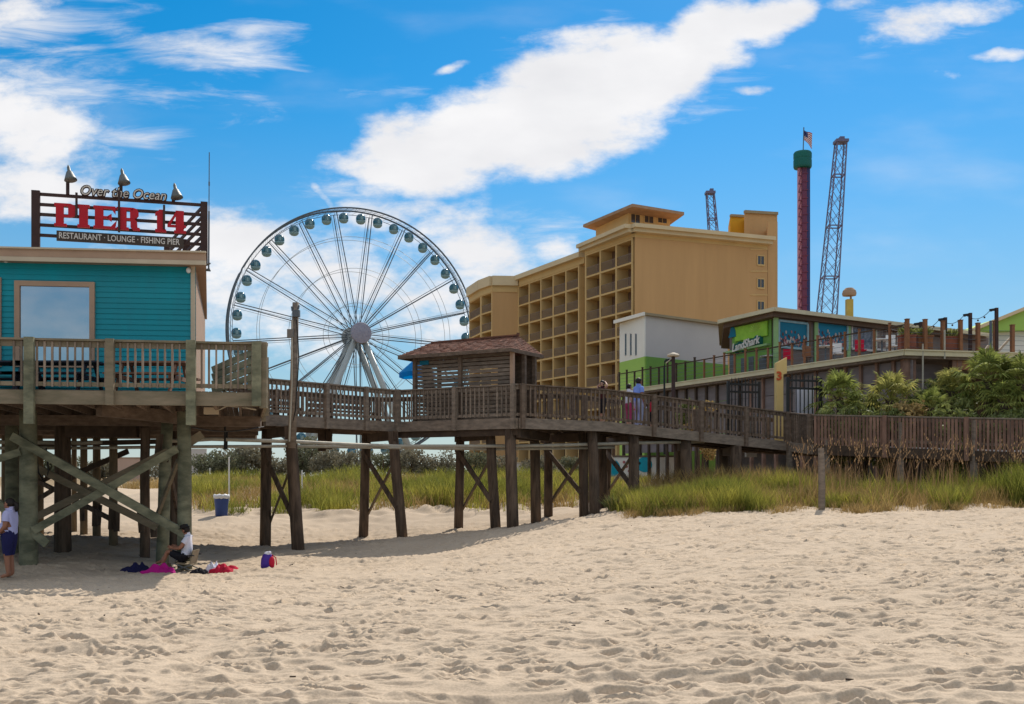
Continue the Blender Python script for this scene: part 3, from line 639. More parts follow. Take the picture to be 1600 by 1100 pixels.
def letter(boxes, px0, px1):
    p0 = sp(px0, zb_, .07); p1 = sp(px1, zb_, .07); ex = p1-p0; mb = MB()
    for bx in boxes:
        poly = [p0+ex*u+Vector((0,0,LH*v)) for u, v in bx]; mb.prism(poly, s_n*.07)
    mb.build("letter", M_['signred'], sign)
R_ = lambda x0,y0,x1,y1: [(x0,y0),(x1,y0),(x1,y1),(x0,y1)]
Pb = [R_(0,0,.55,.12), R_(.07,.12,.42,.88), R_(0,.88,.72,1), [(.72,1),(.9,.94),(1,.8),(1,.6),(.9,.46),(.72,.4),(.62,.4),(.62,.88),(.72,.88)], R_(.42,.4,.62,.50)]
Ib = [R_(0,0,1,.13), R_(.14,.13,.86,.87), R_(0,.87,1,1)]
Eb = [R_(0,0,.95,.12), R_(.06,.12,.43,.88), R_(0,.88,.95,1), [(.78,.88),(.95,.88),(.95,.66)], [(.95,.12),(1,.38),(.76,.12)], R_(.42,.45,.66,.56), [(.6,.45),(.78,.34),(.78,.68),(.6,.56)]]
Rb = [R_(0,0,.52,.12), R_(.06,.12,.43,.88), R_(0,.88,.72,1), [(.72,1),(.88,.95),(.95,.82),(.95,.66),(.86,.55),(.72,.5),(.58,.5),(.58,.88)], R_(.42,.44,.6,.54), [(.6,.54),(.78,.5),(.88,.4),(.9,.14),(1,.12),(1,0),(.72,0),(.6,.14)]]
Ob = [R_(.0,0,1,.13), R_(.16,.13,.84,.86), [(.16,.86),(.84,.86),(.84,1),(.4,1),(0,.84),(0,.72),(.22,.76)]]
Fb = [R_(.36,0,1,.12), R_(.44,.12,.88,1), R_(0,.26,.5,.36), R_(.86,.26,1,.36), [(.0,.36),(.16,.36),(.56,.94),(.5,1)]]
for b, x0, x1 in ((Pb,86,121),(Ib,122,141),(Eb,147,183),(Rb,183,219),(Ob,243,260),(Fb,262,291)): letter(b, x0, x1)
mb = MB(); zp = (Z(368.5, 25.4)); pa, pb = sp(89, zp, .05), sp(287, zp, .05); mb.beam(pa, pb, .05, .25); mb.build("name_panel", M_['panelbrown'], sign)
def sign_text(txt, px, z, size, off, ext, m, name, shear=0, spacing=1., fit=None, woff=0.):
    vs, fs = text_mesh(txt, size, ext, shear, spacing, woff)
    w = max(v.x for v in vs)-min(v.x for v in vs); k = fit/w if fit else 1.
    o = sp(px, z, off); mb = MB(); mb.add([o+s_dir*(v.x*k)+Vector((0,0,v.y))+s_n*v.z for v in vs], fs); mb.build(name, m, sign)
sign_text("RESTAURANT · LOUNGE · FISHING PIER", 188, zp, .21, .082, .008, M_['letwhite'], "lettering", fit=(pb-pa).length*.95, woff=.003)
zs = Z(304, 25.8)
sign_text("Over the Ocean", 193, zs+.02, .34, .055, .02, M_['signbrown'], "script_backing", shear=.25, fit=2.06, woff=.022)
sign_text("Over the Ocean", 193, zs+.02, .34, .08, .012, M_['letwhite'], "script_lettering", shear=.25, fit=2.0, woff=-.001)
for px, ytop, dx in ((106,268,7),(189,267,6),(271,284,6)):
    p = sp(px, RZ[0]+.03, .02); yb = ytop+20; mb = MB(); top = sp(px, Z(yb-4, 25.8), .02)
    mb.tube(p, top, .045); mb.tube(top-Vector((0,0,.05)), top+s_n*.16+Vector((.09,0,.12)), .035); lam = mb.build("sign_lamp", M_['signbrown'], sign)
    ax = Vector((-.22,.12,1)).normalized(); Mx = ax.to_track_quat('Z','X').to_matrix()
    mb = MB(); c = top+Vector((.10,0,-.10))+s_n*.16; mb.lathe(c, [(.155,0),(.14,.04),(.075,.21),(.042,.25),(.038,.34),(.012,.40)], 14, Mx); mb.build("lamp_shade", M_['galv'], lam, smooth=True)
for px, y0, y1 in ((121,308,346),(187,300,365),(257,318,356)):
    mb = MB(); mb.beam(sp(px, Z(y0,25.8), .16), sp(px, Z(y1,25.8), .16), .06, .05, s_dir); mb.build("standoff", M_['signbrown'], sign)

# ---------------------------------------------------------------- walkway from the pier to the dunes
WD = 1.88+EYE
N_ = [(V2(413,30.8), WD), (V2(622,35.1), WD), (V2(810,32.7), WD), (V2(945,34.4), WD-.02), (V2(1232,38.0), EYE+1.30), (V2(1272,36.6), EYE+1.14), (V2(1605,32.8), EYE+.78), (Vector((24,30.6,0)), EYE+.66)]
Fq = [(Vector((-9.6,33.2,0)), WD), (Vector((-5.0,38.4,0)), WD), (Vector((1.3,36.6,0)), WD), (Vector((2.6,37.1,0)), WD-.02), (Vector((9.3,40.6,0)), EYE+1.30), (Vector((11.8,40.2,0)), EYE+1.14), (Vector((17.4,35.9,0)), EYE+.78), (Vector((25.5,33.3,0)), EYE+.66)]
walk = thing("pier_walkway", "brown timber walkway with railings on crossed piles sloping from the pier to the dunes", "boardwalk", (N_[2][0].x, N_[2][0].y, gz(N_[2][0].x, N_[2][0].y)))
wd = [M_['wood_grey'], M_['wood_grey'], M_['wood_brown'], M_['wood_brown'], M_['wood_brown'], M_['wood_red'], M_['wood_red']]
mb = MB()
for i in range(len(N_)-1):
    (a, za), (b, zb2) = N_[i], N_[i+1]; (d2, zd), (c2, zc) = Fq[i], Fq[i+1]
    s = decking(a, b, c2, d2, za, zb2, zc, zd); mb.add(s.v, s.f)
mb.build("deck_boards", M_['wood_brown'], walk)
for i in range(len(N_)-1):
    (a, za), (b, zb2) = N_[i], N_[i+1]; d = (b-a).normalized(); n = Vector((d.y,-d.x,0))*.04
    fb = MB(); fb.beam(Vector((a.x,a.y,za-.17))+n, Vector((b.x,b.y,zb2-.17))+n, .06, .34); fb.build("fascia_board", M_['wood_grey'] if i < 5 else M_['wood_dark'], walk)
    (a2, z2), (b2, z3) = Fq[i], Fq[i+1]; fb = MB(); fb.beam(Vector((a2.x,a2.y,z2-.17)), Vector((b2.x,b2.y,z3-.17)), .06, .34); fb.build("fascia_board", M_['wood_brown'], walk)
    npost = {0:[.0,.42,.72,.97], 1:[.02,.5,.97], 2:[.03], 3:[.24,.49,.74,.985], 4:[.9], 5:[.36,.74], 6:[.25,.6]}[i]
    kw = dict(sp=.165, bw=.05) if i < 4 else dict(sp=.12, bw=.082, low=.22, drop=.22)
    if i in (0,): kw['mids'] = ()
    rail(walk, a, b, za, zb2, wd[i], wd[i] if i > 1 else M_['wood_grey'], posts=npost, **kw)
    rail(walk, a2, b2, z2, z3, M_['wood_brown'], posts=[.0,.33,.66], sp=.19, bw=.05)
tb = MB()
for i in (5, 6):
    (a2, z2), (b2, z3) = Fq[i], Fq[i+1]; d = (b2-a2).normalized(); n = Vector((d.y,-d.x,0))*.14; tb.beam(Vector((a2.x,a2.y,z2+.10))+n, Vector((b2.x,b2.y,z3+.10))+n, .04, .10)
tb.build("sunlit_edge_strip", M_['white'], walk)  # added white strip standing in for sunlit baluster bottoms along the far edge
# a backed bench run along the far side of the level part
(a2, z2), (b2, z3) = Fq[0], Fq[1]
def bench(f0, f1, label):
    n = Vector((1,-1,0)).normalized(); p = a2+(b2-a2)*f0+n*.35; q = a2+(b2-a2)*f1+n*.35; z = WD; c = (p+q)/2
    t = thing("bench", label, "bench", (c.x,c.y,z), "benches on the walkway")
    mb = MB()
    for k in range(3): o = n*(.15*k); mb.beam((p.x+o.x,p.y+o.y,z+.45), (q.x+o.x,q.y+o.y,z+.45), .13, .04)
    mb.build("seat", M_['wood_brown'], t)
    mb = MB()
    for k in range(2): mb.beam((p.x-n.x*.1,p.y-n.y*.1,z+.62+k*.2), (q.x-n.x*.1,q.y-n.y*.1,z+.62+k*.2), .04, .14)
    mb.build("backrest", M_['wood_brown'], t)
    for e in (p, q):
        mb = MB(); mb.beam((e.x,e.y,z), (e.x,e.y,z+.43), .1, .1); mb.beam((e.x+n.x*.3,e.y+n.y*.3,z), (e.x+n.x*.3,e.y+n.y*.3,z+.43), .1, .1); mb.build("leg", M_['wood_brown'], t)
bench(.12, .42, "brown slatted bench on the walkway nearer the restaurant, beside the utility pole")
bench(.50, .92, "longer brown slatted bench on the walkway nearer the shingled kiosk")
# beams, bents
def bent(near, far, m='pile', r=.15, brace=True, cap=True):
    """near / far: (px top, px base, Y)"""
    tn = P(near[0], 660, near[2]); tf = P(far[0], 660, far[2]); zt_ = min(WD, near[3] if len(near) > 3 else WD)-.34
    tn.z = tf.z = zt_; bn = P(near[1], 800, near[2]-.1); bf = P(far[1], 800, far[2]+.1)
    pile(walk, tn, bn, r*1.05, M_[m]); pile(walk, tf, bf, r, M_['pile_tan' if m == 'pile' and False else m])
    bn.z = gz(bn.x, bn.y); bf.z = gz(bf.x, bf.y)
    if cap:
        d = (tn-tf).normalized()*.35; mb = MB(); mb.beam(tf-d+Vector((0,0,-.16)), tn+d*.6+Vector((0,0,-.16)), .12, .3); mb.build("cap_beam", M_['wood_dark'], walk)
    if brace:
        o = Vector((-.12,-.14,0))
        plank(walk, tf+(bf-tf)*.17+o, tn+(bn-tn)*.72+o, .06, .16, M_['pile'], up=(.3,0,1)); o = -o
        plank(walk, tn+(bn-tn)*.2+o, tf+(bf-tf)*.8+o, .06, .16, M_['pile_tan'], up=(.3,0,1))
bent((453,468,30.9), (417,414,33.0), r=.17)
bent((614,631,34.6), (573,567,36.6), r=.16)
bent((766,776,33.9), (719,716,36.0), r=.15)
bent((797,802,33.0), (835,838,35.8), r=.17, brace=False)
bent((911,913,35.6), (856,857,37.0), r=.15)
bent((925,930,34.5), (940,945,37.2), r=.16, brace=False)
bent((990,991,35.2, EYE+1.8), (950,944,38.6), r=.17)
bent((1071,1074,36.2, EYE+1.62), (1060,1062,38.9), r=.19, brace=False)
bent((1150,1150,37.0, EYE+1.45), (1130,1130,39.6), r=.19, brace=False)
for px, Y in ((1232,38.0),(1290,36.5),(1405,35.1),(1519,33.8)):
    mb = MB(); p = P(px, 700, Y); z = gz(p.x, p.y); mb.box((p.x, p.y-.12, (z-.3+EYE+1.3)/2), (.16,.16,EYE+1.3-z+.3), .3); mb.box((p.x, p.y-.16, EYE+1.55), (.15,.12,.62), .3) if px > 1300 else None; mb.build("support_post", M_['wood_grey'], walk)
# stub posts that hang behind the first span
mb = MB(); mb.beam(P(503,672,36), P(503,705,36), .25, .25); mb.beam(P(514,672,36), P(514,702,36), .2, .2); mb.build("hanging_stub", M_['wood_dark'], walk)
# platform beam under the kiosk
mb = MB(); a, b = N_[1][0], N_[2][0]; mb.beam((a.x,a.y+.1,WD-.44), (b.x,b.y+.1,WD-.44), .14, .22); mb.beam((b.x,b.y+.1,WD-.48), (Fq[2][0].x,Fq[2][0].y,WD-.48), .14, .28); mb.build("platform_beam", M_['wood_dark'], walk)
mb = MB()
for i in range(1, 6):
    (a, za), (b, zb2) = N_[i], N_[i+1]; (a2_, z2_), (b2_, z3_) = Fq[i], Fq[i+1]
    for f in (.12,.45,.8):
        p = a+(b-a)*f; q = a2_+(b2_-a2_)*f; mb.beam((p.x+.0,p.y+.1,za+(zb2-za)*f-.2), (q.x,q.y,z2_+(z3_-z2_)*f-.2), .07, .27)
    for g in (.35,.7):
        p = a+(a2_-a)*g; q = b+(b2_-b)*g; mb.beam((p.x,p.y,za-.21), (q.x,q.y,zb2-.21), .07, .27)
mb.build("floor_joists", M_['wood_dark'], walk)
# long pale service pipes slung under the walkway
mb = MB(); pts = [P(-60,690,27), P(120,692,28), P(300,688,29), P(330,686,29), P(460,690,30.6), P(560,695,32.6), P(620,697,34), P(760,697,33.6), P(850,696,34), P(1000,692,35.4), P(1100,690,36.6)]
mb.path(pts, .055, n=8); mb.build("water_pipe", M_['pvc'], loc=pts[3], smooth=True, label="long pale service pipe slung straight under the walkway, the upper of two", cat="pipe")
mb = MB(); pts = [P(-60,700,27.4), P(120,700,28.3), P(300,698,29.3), P(460,697,30.9), P(560,699,33), P(640,700,34.2), P(760,702,33.9), P(850,701,34.4), P(960,699,35.2)]
mb.path(pts, .045, n=8); mb.build("water_pipe", M_['pvc'], loc=pts[2], smooth=True, label="thinner pale pipe slung just below the upper pipe under the walkway", cat="pipe")
for px, y0, y1, Y in ((352,662,702,29.2),(355,660,702,29.3),(452,668,700,30.4)):
    mb = MB(); mb.tube(P(px,y0,Y), P(px-1,y1,Y), .03); mb.build("pipe_hanger", M_['black'], walk)
mb = MB(); pts = [P(x_, 668+6*math.sin((x_-300)/40*1.2), 23.6+(x_-300)/110*6) for x_ in range(300, 420, 8)]; mb.path(pts, .018, n=5); mb.build("drooping_cable", M_['black'], walk)
mb = MB(); mb.box(P(330,642,24), (.32,.12,.16)); mb.build("junction_box", M_['cream'], deck)
mb = MB(); mb.path([P(342,640,24), P(355,634,24.2), P(385,637,24.2), P(400,640,24.4)], .022); mb.build("conduit", M_['pvc'], deck)

# ---------------------------------------------------------------- utility pole
pb_ = P(458, 690, 30.3); pt_ = P(462, 473, 30.3)
pole = thing("utility_pole", "tall grey utility pole with small boxes rising beside the walkway", "utility pole", (pb_.x, pb_.y, pb_.z))
mb = MB(); mb.path([P(456,700,30.3), P(459,600,30.3), pt_], [.125,.115,.095], n=12); mb.build("shaft", M_['wood_grey'], pole, smooth=True)
mb = MB(); mb.box(P(454,521,30.15), (.18,.14,.24)); mb.build("meter_box", M_['greymetal'], pole)
mb = MB(); mb.box(P(463,490,30.18), (.2,.16,.2)); mb.tube(P(457,486,30.2), P(456,479,30.2), .03); mb.tube(P(466,483,30.2), P(467,477,30.2), .03); mb.build("line_bracket", M_['steelgrey'], pole)
mb = MB(); mb.path([P(456.5,500,30.15), P(456,600,30.12), P(452,690,30.1)], .03, n=6); mb.build("conduit", M_['pvc'], pole)
mb = MB(); mb.path([P(464,500,30.2), P(467,560,30.2), P(462,640,30.2), P(455,670,30.2)], .018, n=5); mb.build("loose_cable", M_['black'], pole)

# ---------------------------------------------------------------- kiosk
KA, KB = V2(650, 35.15), V2(802, 33.25); kd = (KB-KA).normalized(); kn = Vector((kd.y,-kd.x,0)); kv = -kn*1.5; krz = math.atan2(kd.y, kd.x)
kiosk = thing("shingled_kiosk", "slatted timber kiosk with a rusty brown shingle roof on the walkway corner", "kiosk", (KA.x, KA.y, WD))
zE = EYE+4.13
mb = MB(); nz = 17; z0 = WD+.05
KL = (KB-KA).length
for k in range(nz):
    z = z0+(zE-.12-z0)*k/(nz-1); a = Vector((KA.x,KA.y,z)); b = Vector((KB.x,KB.y,z)); h = (zE-z0)/nz-.028
    mb.beam(a, b, .03, h)
mb.build("front_slats", M_['wood_grey'], kiosk)
mb = MB()
for k in range(nz):
    z = z0+.05+(zE-.12-z0)*k/(nz-1); h = (zE-z0)/nz-.02
    solid = not (k in (9,10,12,13,14))
    a = KA+kv; b = KB+kv
    if solid: mb.beam((a.x,a.y,z), (b.x,b.y,z), .03, h+.02)
    else:
        m_ = a+(b-a)*.62; mb.beam((m_.x,m_.y,z), (b.x,b.y,z), .03, h+.02)
mb.build("back_boards", M_['wood_brown'], kiosk)
mb = MB()
for k in range(nz):
    z = z0+.02+(zE-.12-z0)*k/(nz-1); a = KA; b = KA+kv; mb.beam((a.x,a.y,z), (b.x,b.y,z), .03, (zE-z0)/nz-.04)
mb.build("end_slats", M_['wood_grey'], kiosk)
for q in (KA, KB, KA+(KB-KA)*.48, KA+kv, KB+kv, KB+kv*.5+kd*.02):
    mb = MB(); mb.box((q.x+kn.x*.06,q.y+kn.y*.06,(WD+zE)/2), (.12,.12,zE-WD), krz); mb.build("post", M_['wood_brown'] if q is not KB else M_['tan'], kiosk)
# hip-ended roof with irregular shingle courses
FL = KA-kd*.46+kn*.4; FRr = KB+kd*.12+kn*.4; BLr = KA-kd*.46+kv-kn*.4; BRr = KB+kd*.12+kv-kn*.35
r0 = (FL+BLr)/2+kd*.62; r1 = (FRr+BRr)/2-kd*.35; zR = EYE+4.66
mb = MB()
def course(a0, a1, b0, b1, za_, zb3, n=9, m=22):
    for i in range(n):
        f0, f1 = i/n, (i+1.12)/n
        L0 = a0+(b0-a0)*f0; L1 = a1+(b1-a1)*f0; U0 = a0+(b0-a0)*f1; U1 = a1+(b1-a1)*f1; zz0 = za_+(zb3-za_)*f0; zz1 = za_+(zb3-za_)*f1
        for k in range(m):
            s, e = k/m, (k+.96)/m; j = random.uniform(-.012,.012)
            p = [L0+(L1-L0)*s, L0+(L1-L0)*e, U0+(U1-U0)*e, U0+(U1-U0)*s]
            mb.hexa([Vector((q.x,q.y,(zz0 if ii < 2 else zz1)+.005)) for ii, q in enumerate(p)], [Vector((q.x,q.y,(zz0+.035+j if ii < 2 else zz1+.012))) for ii, q in enumerate(p)])
course(FL, FRr, r0, r1, zE-.02, zR, m=30); course(BLr, BRr, r0, r1, zE-.02, zR, m=24); course(FL, BLr, r0, r0, zE-.02, zR, m=14); course(FRr, BRr, r1, r1, zE-.02, zR, m=14)
mb.beam((r0.x,r0.y,zR+.02), (r1.x,r1.y,zR+.04), .16, .05); mb.tube((r1.x,r1.y,zR-.05), (r1.x,r1.y,zR+.12), .05)
mb.build("shingle_roof", M_['shingle'], kiosk)
mb = MB()
for a, b in ((FL,FRr),(FRr,BRr),(BLr,BRr),(FL,BLr)): mb.beam((a.x,a.y,zE-.05), (b.x,b.y,zE-.05), .04, .12)
mb.build("eave_board", M_['wood_brown'], kiosk)
mb = MB(); mb.box(onplane(664,567,KA,KB,.04), (.36,.03,.14), krz); mb.build("notice_plate", M_['signteal'], kiosk)
# blue umbrella behind the kiosk
uc = P(652, 560, 37.2); um = thing("beach_umbrella", "bright blue parasol poking out left of the kiosk", "umbrella", (uc.x, uc.y, WD))
mb = MB(); ap = Vector((uc.x,uc.y,EYE+4.36)); n = 10; rim = [Vector((uc.x+.66*math.cos(2*math.pi*i/n), uc.y+.66*math.sin(2*math.pi*i/n), EYE+3.75+(.03 if i%2 else 0))) for i in range(n)]
val = [p-Vector((0,0,.17)) for p in rim]
mb.add([ap]+rim+val, [[0,1+i,1+(i+1)%n] for i in range(n)]+[[1+i,1+n+i,1+n+(i+1)%n,1+(i+1)%n] for i in range(n)]); mb.build("canopy", M_['bluecanvas'], um)
mb = MB(); mb.tube((uc.x,uc.y,WD), ap+Vector((0,0,.06)), .025); mb.build("pole", M_['white'], um)
# ---------------------------------------------------------------- ferris wheel
def ferris():
    c = P(556.5, 524, 209); nrm = Vector((.39,-.92,0)).normalized(); t = Vector((.92,.39,0)).normalized(); up = Vector((0,0,1)); R = 25.6; hw = 1.35
    g0 = gz(c.x, c.y)
    w = thing("ferris_wheel", "tall white observation wheel with teal cabins against the clouds", "ferris wheel", (c.x, c.y, g0))
    ring = lambda r, off, n=128: [c+nrm*off+t*(r*math.cos(2*math.pi*i/n))+up*(r*math.sin(2*math.pi*i/n)) for i in range(n)]
    for off in (-hw, hw):
        mb = MB(); mb.path(ring(R, off), .17, n=6, closed=True); mb.path(ring(R-.8, off), .06, n=5, closed=True)
        a = ring(R, off, 126); b = ring(R-.8, off, 126)
        for i in range(126): mb.tube(a[i], b[(i+1) % 126], .022, n=4, caps=False)
        mb.build("rim", M_['steelgrey'], w)
    mb = MB(); mb.path(ring(R, 0, 84), .05, n=4, closed=True); a = ring(R, -hw, 84); b = ring(R, hw, 84)
    for i in range(84): mb.tube(a[i], b[i], .03, n=4, caps=False)
    mb.build("rim_struts", M_['steelgrey'], w)
    for i in range(21):
        th = rad(90-5-2)+2*math.pi*i/21; d = t*math.cos(th)+up*math.sin(th); q = (t*-math.sin(th)+up*math.cos(th)); mb = MB()
        for off in (-1, 1):
            mb.tube(c+nrm*off*2.6+d*1.2, c+nrm*off*hw+d*(R-.8), .105, n=5, caps=False)
            mb.tube(c+nrm*off*2.6+d*1.2+q*.3, c+nrm*off*hw+d*(R-.8)+q*.5, .035, n=4, caps=False)
        mb.build("spoke", M_['steelgrey'], w)
    for f in (.77, .52, .245):
        mb = MB()
        for off in (-1, 1):
            n = 21; pts = ring(R*f, off*(2.6+(hw-2.6)*f), n*3)
            mb.path(pts, .045, n=4, closed=True)
        mb.build("light_ring", M_['steelwhite'], w)
    Q = nrm.to_track_quat('Z','Y').to_matrix()
    for off, m in ((-3.9,'steelwhite'),(4.0,'hubface')):
        mb = MB(); mb.lathe(c+nrm*off, [(.4,-.45),(2.0,-.3),(2.15,0),(2.05,.28),(1.4,.4),(.3,.55)], 28, Q); mb.build("hub", M_[m], w, smooth=False)
    mb = MB(); mb.tube(c-nrm*4.6, c+nrm*4.3, .85, n=16); mb.build("axle", M_['steelwhite'], w)
    for off, ft in ((2.7, 3.6), (-2.7, -3.6)):
        for s in (-1, 1):
            mb = MB(); a = c+nrm*off+t*s*.55-up*.4; b = c+nrm*ft+t*s*13.0; b.z = g0-.3
            mb.tube(a, b, .56, .72, n=14); mb.build("support_leg", M_['steelwhite'], w, smooth=True)
    mb = MB(); mb.tube(c-up*1.4, Vector((c.x,c.y,g0)), .09, n=5); mb.tube(c-up*1.4+t*.9, Vector((c.x,c.y,g0))+t*.9, .09, n=5); mb.build("cable_pair", M_['steelgrey'], w)
    # cabins
    def cab_mesh():
        b = MB(); b.ball((0,0,0), (.98,1.0,1.0), 18, 10)
        return b
    proto = None
    for i in range(42):
        th = rad(90-2.3)+2*math.pi*i/42; p = c+(t*math.cos(th)+up*math.sin(th))*(R-1.75)
        if proto is None:
            mb = MB(); mb.ball(p, (1.0,1.0,1.04), 18, 12); cb = mb.build("cabin", M_['cabin'], w, smooth=True)
            mb = MB()
            mb.lathe(p, [(.98,-.42),(.93,-.62),(.62,-.98),(.2,-1.1)], 16); mb.build("floor_shell", M_['cabinframe'], cb, smooth=True)
            mb = MB()
            for s in (-1,1): mb.path([p+nrm*.86*1.0+t*s*.34+up*(-.5+.25*k)+nrm*(.14-.06*abs(k-2)) for k in range(5)], .05, n=5)
            mb.quad(*[p+nrm*1.03+t*a*.2+up*b for a, b in ((-1,-.35),(1,-.35),(1,.42),(-1,.42))])
            mb.build("door_frame", M_['cabinframe'], cb)
            proto = (cb, p.copy(), list(cb.children))
        else:
            cb0, p0, ch = proto; cb = cb0.copy(); COL.objects.link(cb); cb.parent = w; cb.location = p-p0
            for h in ch: k = h.copy(); COL.objects.link(k); k.parent = cb
M_['hubface'] = mat("hub face panel", (.33,.33,.40), (.22,.22,.30), scale=2.5, rough=.5)
ferris()

# ---------------------------------------------------------------- hotel
M_['curtain'] = mat("drawn beige curtain", (.36,.27,.19), (.26,.19,.13), scale=3, stretch=(3,3,.2), rough=.8)
M_['curtain2'] = mat("half drawn grey curtain", (.20,.165,.14), (.09,.07,.06), scale=1.2, rough=.5)
def hotel():
    H = lambda r: EYE+r
    c0 = V2(991, 120); cA = V2(914, 129.5); cB = V2(913, 130.3); cC = V2(809, 146); cD = V2(769, 145.7); cE = V2(751, 149); cF = V2(733, 155)
    cR = V2(1199, 126.3); g0 = gz(c0.x, c0.y)-.3
    h = thing("hotel", "long tan balcony hotel with pale cornice and hipped penthouse", "hotel", (c0.x, c0.y, g0))
    bk = Vector((8, 26, 0))
    top1, top2 = H(28.1), H(27.2)
    def facade(A, B, ncol, top, rows, fh, cor, gap=None, dep=1.7):
        """vertical piers, slab edges, recess walls; each bay a balcony part"""
        d = (B-A); L_ = d.length; t = d.normalized(); n = Vector((t.y,-t.x,0))
        if n.y > 0 and abs(n.y) > .1 or (abs(n.y) <= .1 and n.x > 0): n = -n
        if n.dot(Vector((-.9,-.45,0))) < 0: n = -n
        w = L_/ncol; mb = MB()
        for i in range(ncol+1):
            p = A+t*w*i; p = p+t*(.14 if i == 0 else (-.14 if i == ncol else 0)); q = p-n*dep/2
            mb.box((q.x,q.y,(g0+top)/2), (.28,dep,top-g0), math.atan2(n.y,n.x)-math.pi/2)
        for k in range(rows+1):
            z = top-fh*k; a = A-n*dep/2; b = B-n*dep/2
            mb.beam((a.x-n.x*.0,a.y,z-.11), (b.x,b.y,z-.11), dep-.03, .22)
        mb.build("balcony_grid", M_['stucco_trim'], h)
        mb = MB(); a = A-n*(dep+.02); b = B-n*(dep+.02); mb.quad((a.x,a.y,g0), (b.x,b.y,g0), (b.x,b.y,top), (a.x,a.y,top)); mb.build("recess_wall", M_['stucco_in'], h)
        for i in range(ncol):
            for k in range(rows):
                z = top-fh*(k+1); a = A+t*(w*i+.16); b = A+t*(w*(i+1)-.16); mb = MB()
                mb.beam((a.x-n.x*.08,a.y-n.y*.08,z+1.05), (b.x-n.x*.08,b.y-n.y*.08,z+1.05), .05, .06); mb.beam((a.x-n.x*.08,a.y-n.y*.08,z+.12), (b.x-n.x*.08,b.y-n.y*.08,z+.12), .04, .05)
                m = max(5, int(w/.22))
                for j in range(m+1): q = a+(b-a)*(j/m)-n*.08; mb.box((q.x,q.y,z+.58), (.06,.03,.95), math.atan2(t.y,t.x))
                bal = mb.build("balcony", M_['bal_rail'], h)
                mb = MB(); f0 = .08+.1*random.random(); q0 = A+t*(w*(i+f0))-n*(dep-.05); q1 = A+t*(w*(i+f0+.55))-n*(dep-.05)
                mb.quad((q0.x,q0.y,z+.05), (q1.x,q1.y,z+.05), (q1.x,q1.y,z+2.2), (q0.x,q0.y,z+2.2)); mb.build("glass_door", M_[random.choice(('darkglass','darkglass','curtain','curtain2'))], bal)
    facade(c0+(cA-c0)*.03, cA, 3, top1, 8, 2.8, 0)
    facade(cB+(cC-cB)*.07, cC, 5, top2, 8, 2.78, 0)
    facade(cD, cE, 1, H(26.4), 8, 2.7, 0); facade(cE, cF, 1, H(26.4), 8, 2.7, 0)
    # solid bodies behind
    def body(pts, z0, z1, m, name="wall"):
        mb = MB(); mb.prism([Vector((p.x,p.y,z0)) for p in pts], (0,0,z1-z0)); mb.build(name, M_[m], h)
    inn = Vector((1.7,.75,0))
    body([c0+Vector((.05,0,0)), cR, cR+bk, cA+bk, cA+inn*1.06, c0+inn*1.06+Vector((0,.3,0))], g0, H(28.6), 'stucco')
    body([cA+inn*1.08, cC+inn*1.08, cC+inn+Vector((14,8,0)), cA+inn+Vector((16,10,0))], g0, H(27.9), 'stucco')
    body([cC+Vector((.4,.1,0)), cD, cD+inn*.9, cD+Vector((3,12,0)), cC+Vector((6,8,0))], g0, H(27.4), 'stucco')
    body([cD+inn*1.0, cE+inn*1.0, cF+inn*1.0, cF+Vector((8,8,0)), cC+Vector((6,9,0))], g0, H(27.0), 'stucco')
    # head walls above the top balconies and cornices
    def band(pts, z0, z1, out, m, name):
        mb = MB()
        for a, b in zip(pts[:-1], pts[1:]):
            t = (b-a).normalized(); n = Vector((t.y,-t.x,0))
            if n.dot(Vector((0,-1,0))-Vector((.6,0,0))) < 0: n = -n
            a2 = a+n*(out/2-.3); b2 = b+n*(out/2-.3); mb.beam((a2.x,a2.y,(z0+z1)/2), (b2.x,b2.y,(z0+z1)/2), out+.6, z1-z0)
        mb.build(name, M_[m], h)
    band([cA,c0,cR], H(28.1), H(28.6), .05, 'stucco_trim', "frieze"); band([cA+Vector((-.3,.6,0)),c0+Vector((-.25,-.5,0)),cR+Vector((.3,-.2,0))], H(28.55), H(28.95), .55, 'cornice', "cornice"); band([cA+Vector((-.3,.6,0)),c0+Vector((-.4,-.7,0)),cR+Vector((.5,-.2,0))], H(28.95), H(29.4), .9, 'cornice', "cornice")
    band([cC,cB], H(27.2), H(27.95), .05, 'stucco_trim', "frieze"); band([cC,cB+Vector((-.2,0,0))], H(27.95), H(28.6), .6, 'cornice', "cornice")
    band([cF,cE,cD,cC], H(26.3), H(27.2), .06, 'stucco_trim', "frieze"); band([cF,cE,cD,cC], H(27.2), H(28.55), .45, 'cornice', "cornice")
    # penthouse
    Y0 = 129.0
    pc = V2(981, Y0); pl = V2(931, Y0+7.8); pr = V2(1047, Y0+3.2); z0, z1 = H(28), H(33.25)
    body([pc, pr, pr+(pl-pc), pl], z0, z1, 'stucco_trim', "penthouse_wall")
    ov = lambda p, q, r: p
    ea = [V2(988, 125.8), V2(1069, 129.8), V2(1005, 146), V2(911, 136.2)]; ez = H(33.2); cen = (ea[0]+ea[1]+ea[2]+ea[3])/4
    mb = MB(); lo = [Vector((p.x,p.y,ez)) for p in ea]; hi = [Vector((p.x,p.y,ez+.35)) for p in ea]; mb.hexa(lo, hi); mb.build("eave", M_['hotroof'], h)
    mb = MB(); apx = Vector((cen.x,cen.y,ez+1.2)); base = [Vector((p.x,p.y,ez+.36)) for p in ea]; mb.add(base+[apx], [[0,1,4],[1,2,4],[2,3,4],[3,0,4]]); mb.build("roof", M_['hotroof'], h)
    pd = (pr-pc).normalized(); pn = Vector((pd.y,-pd.x,0))
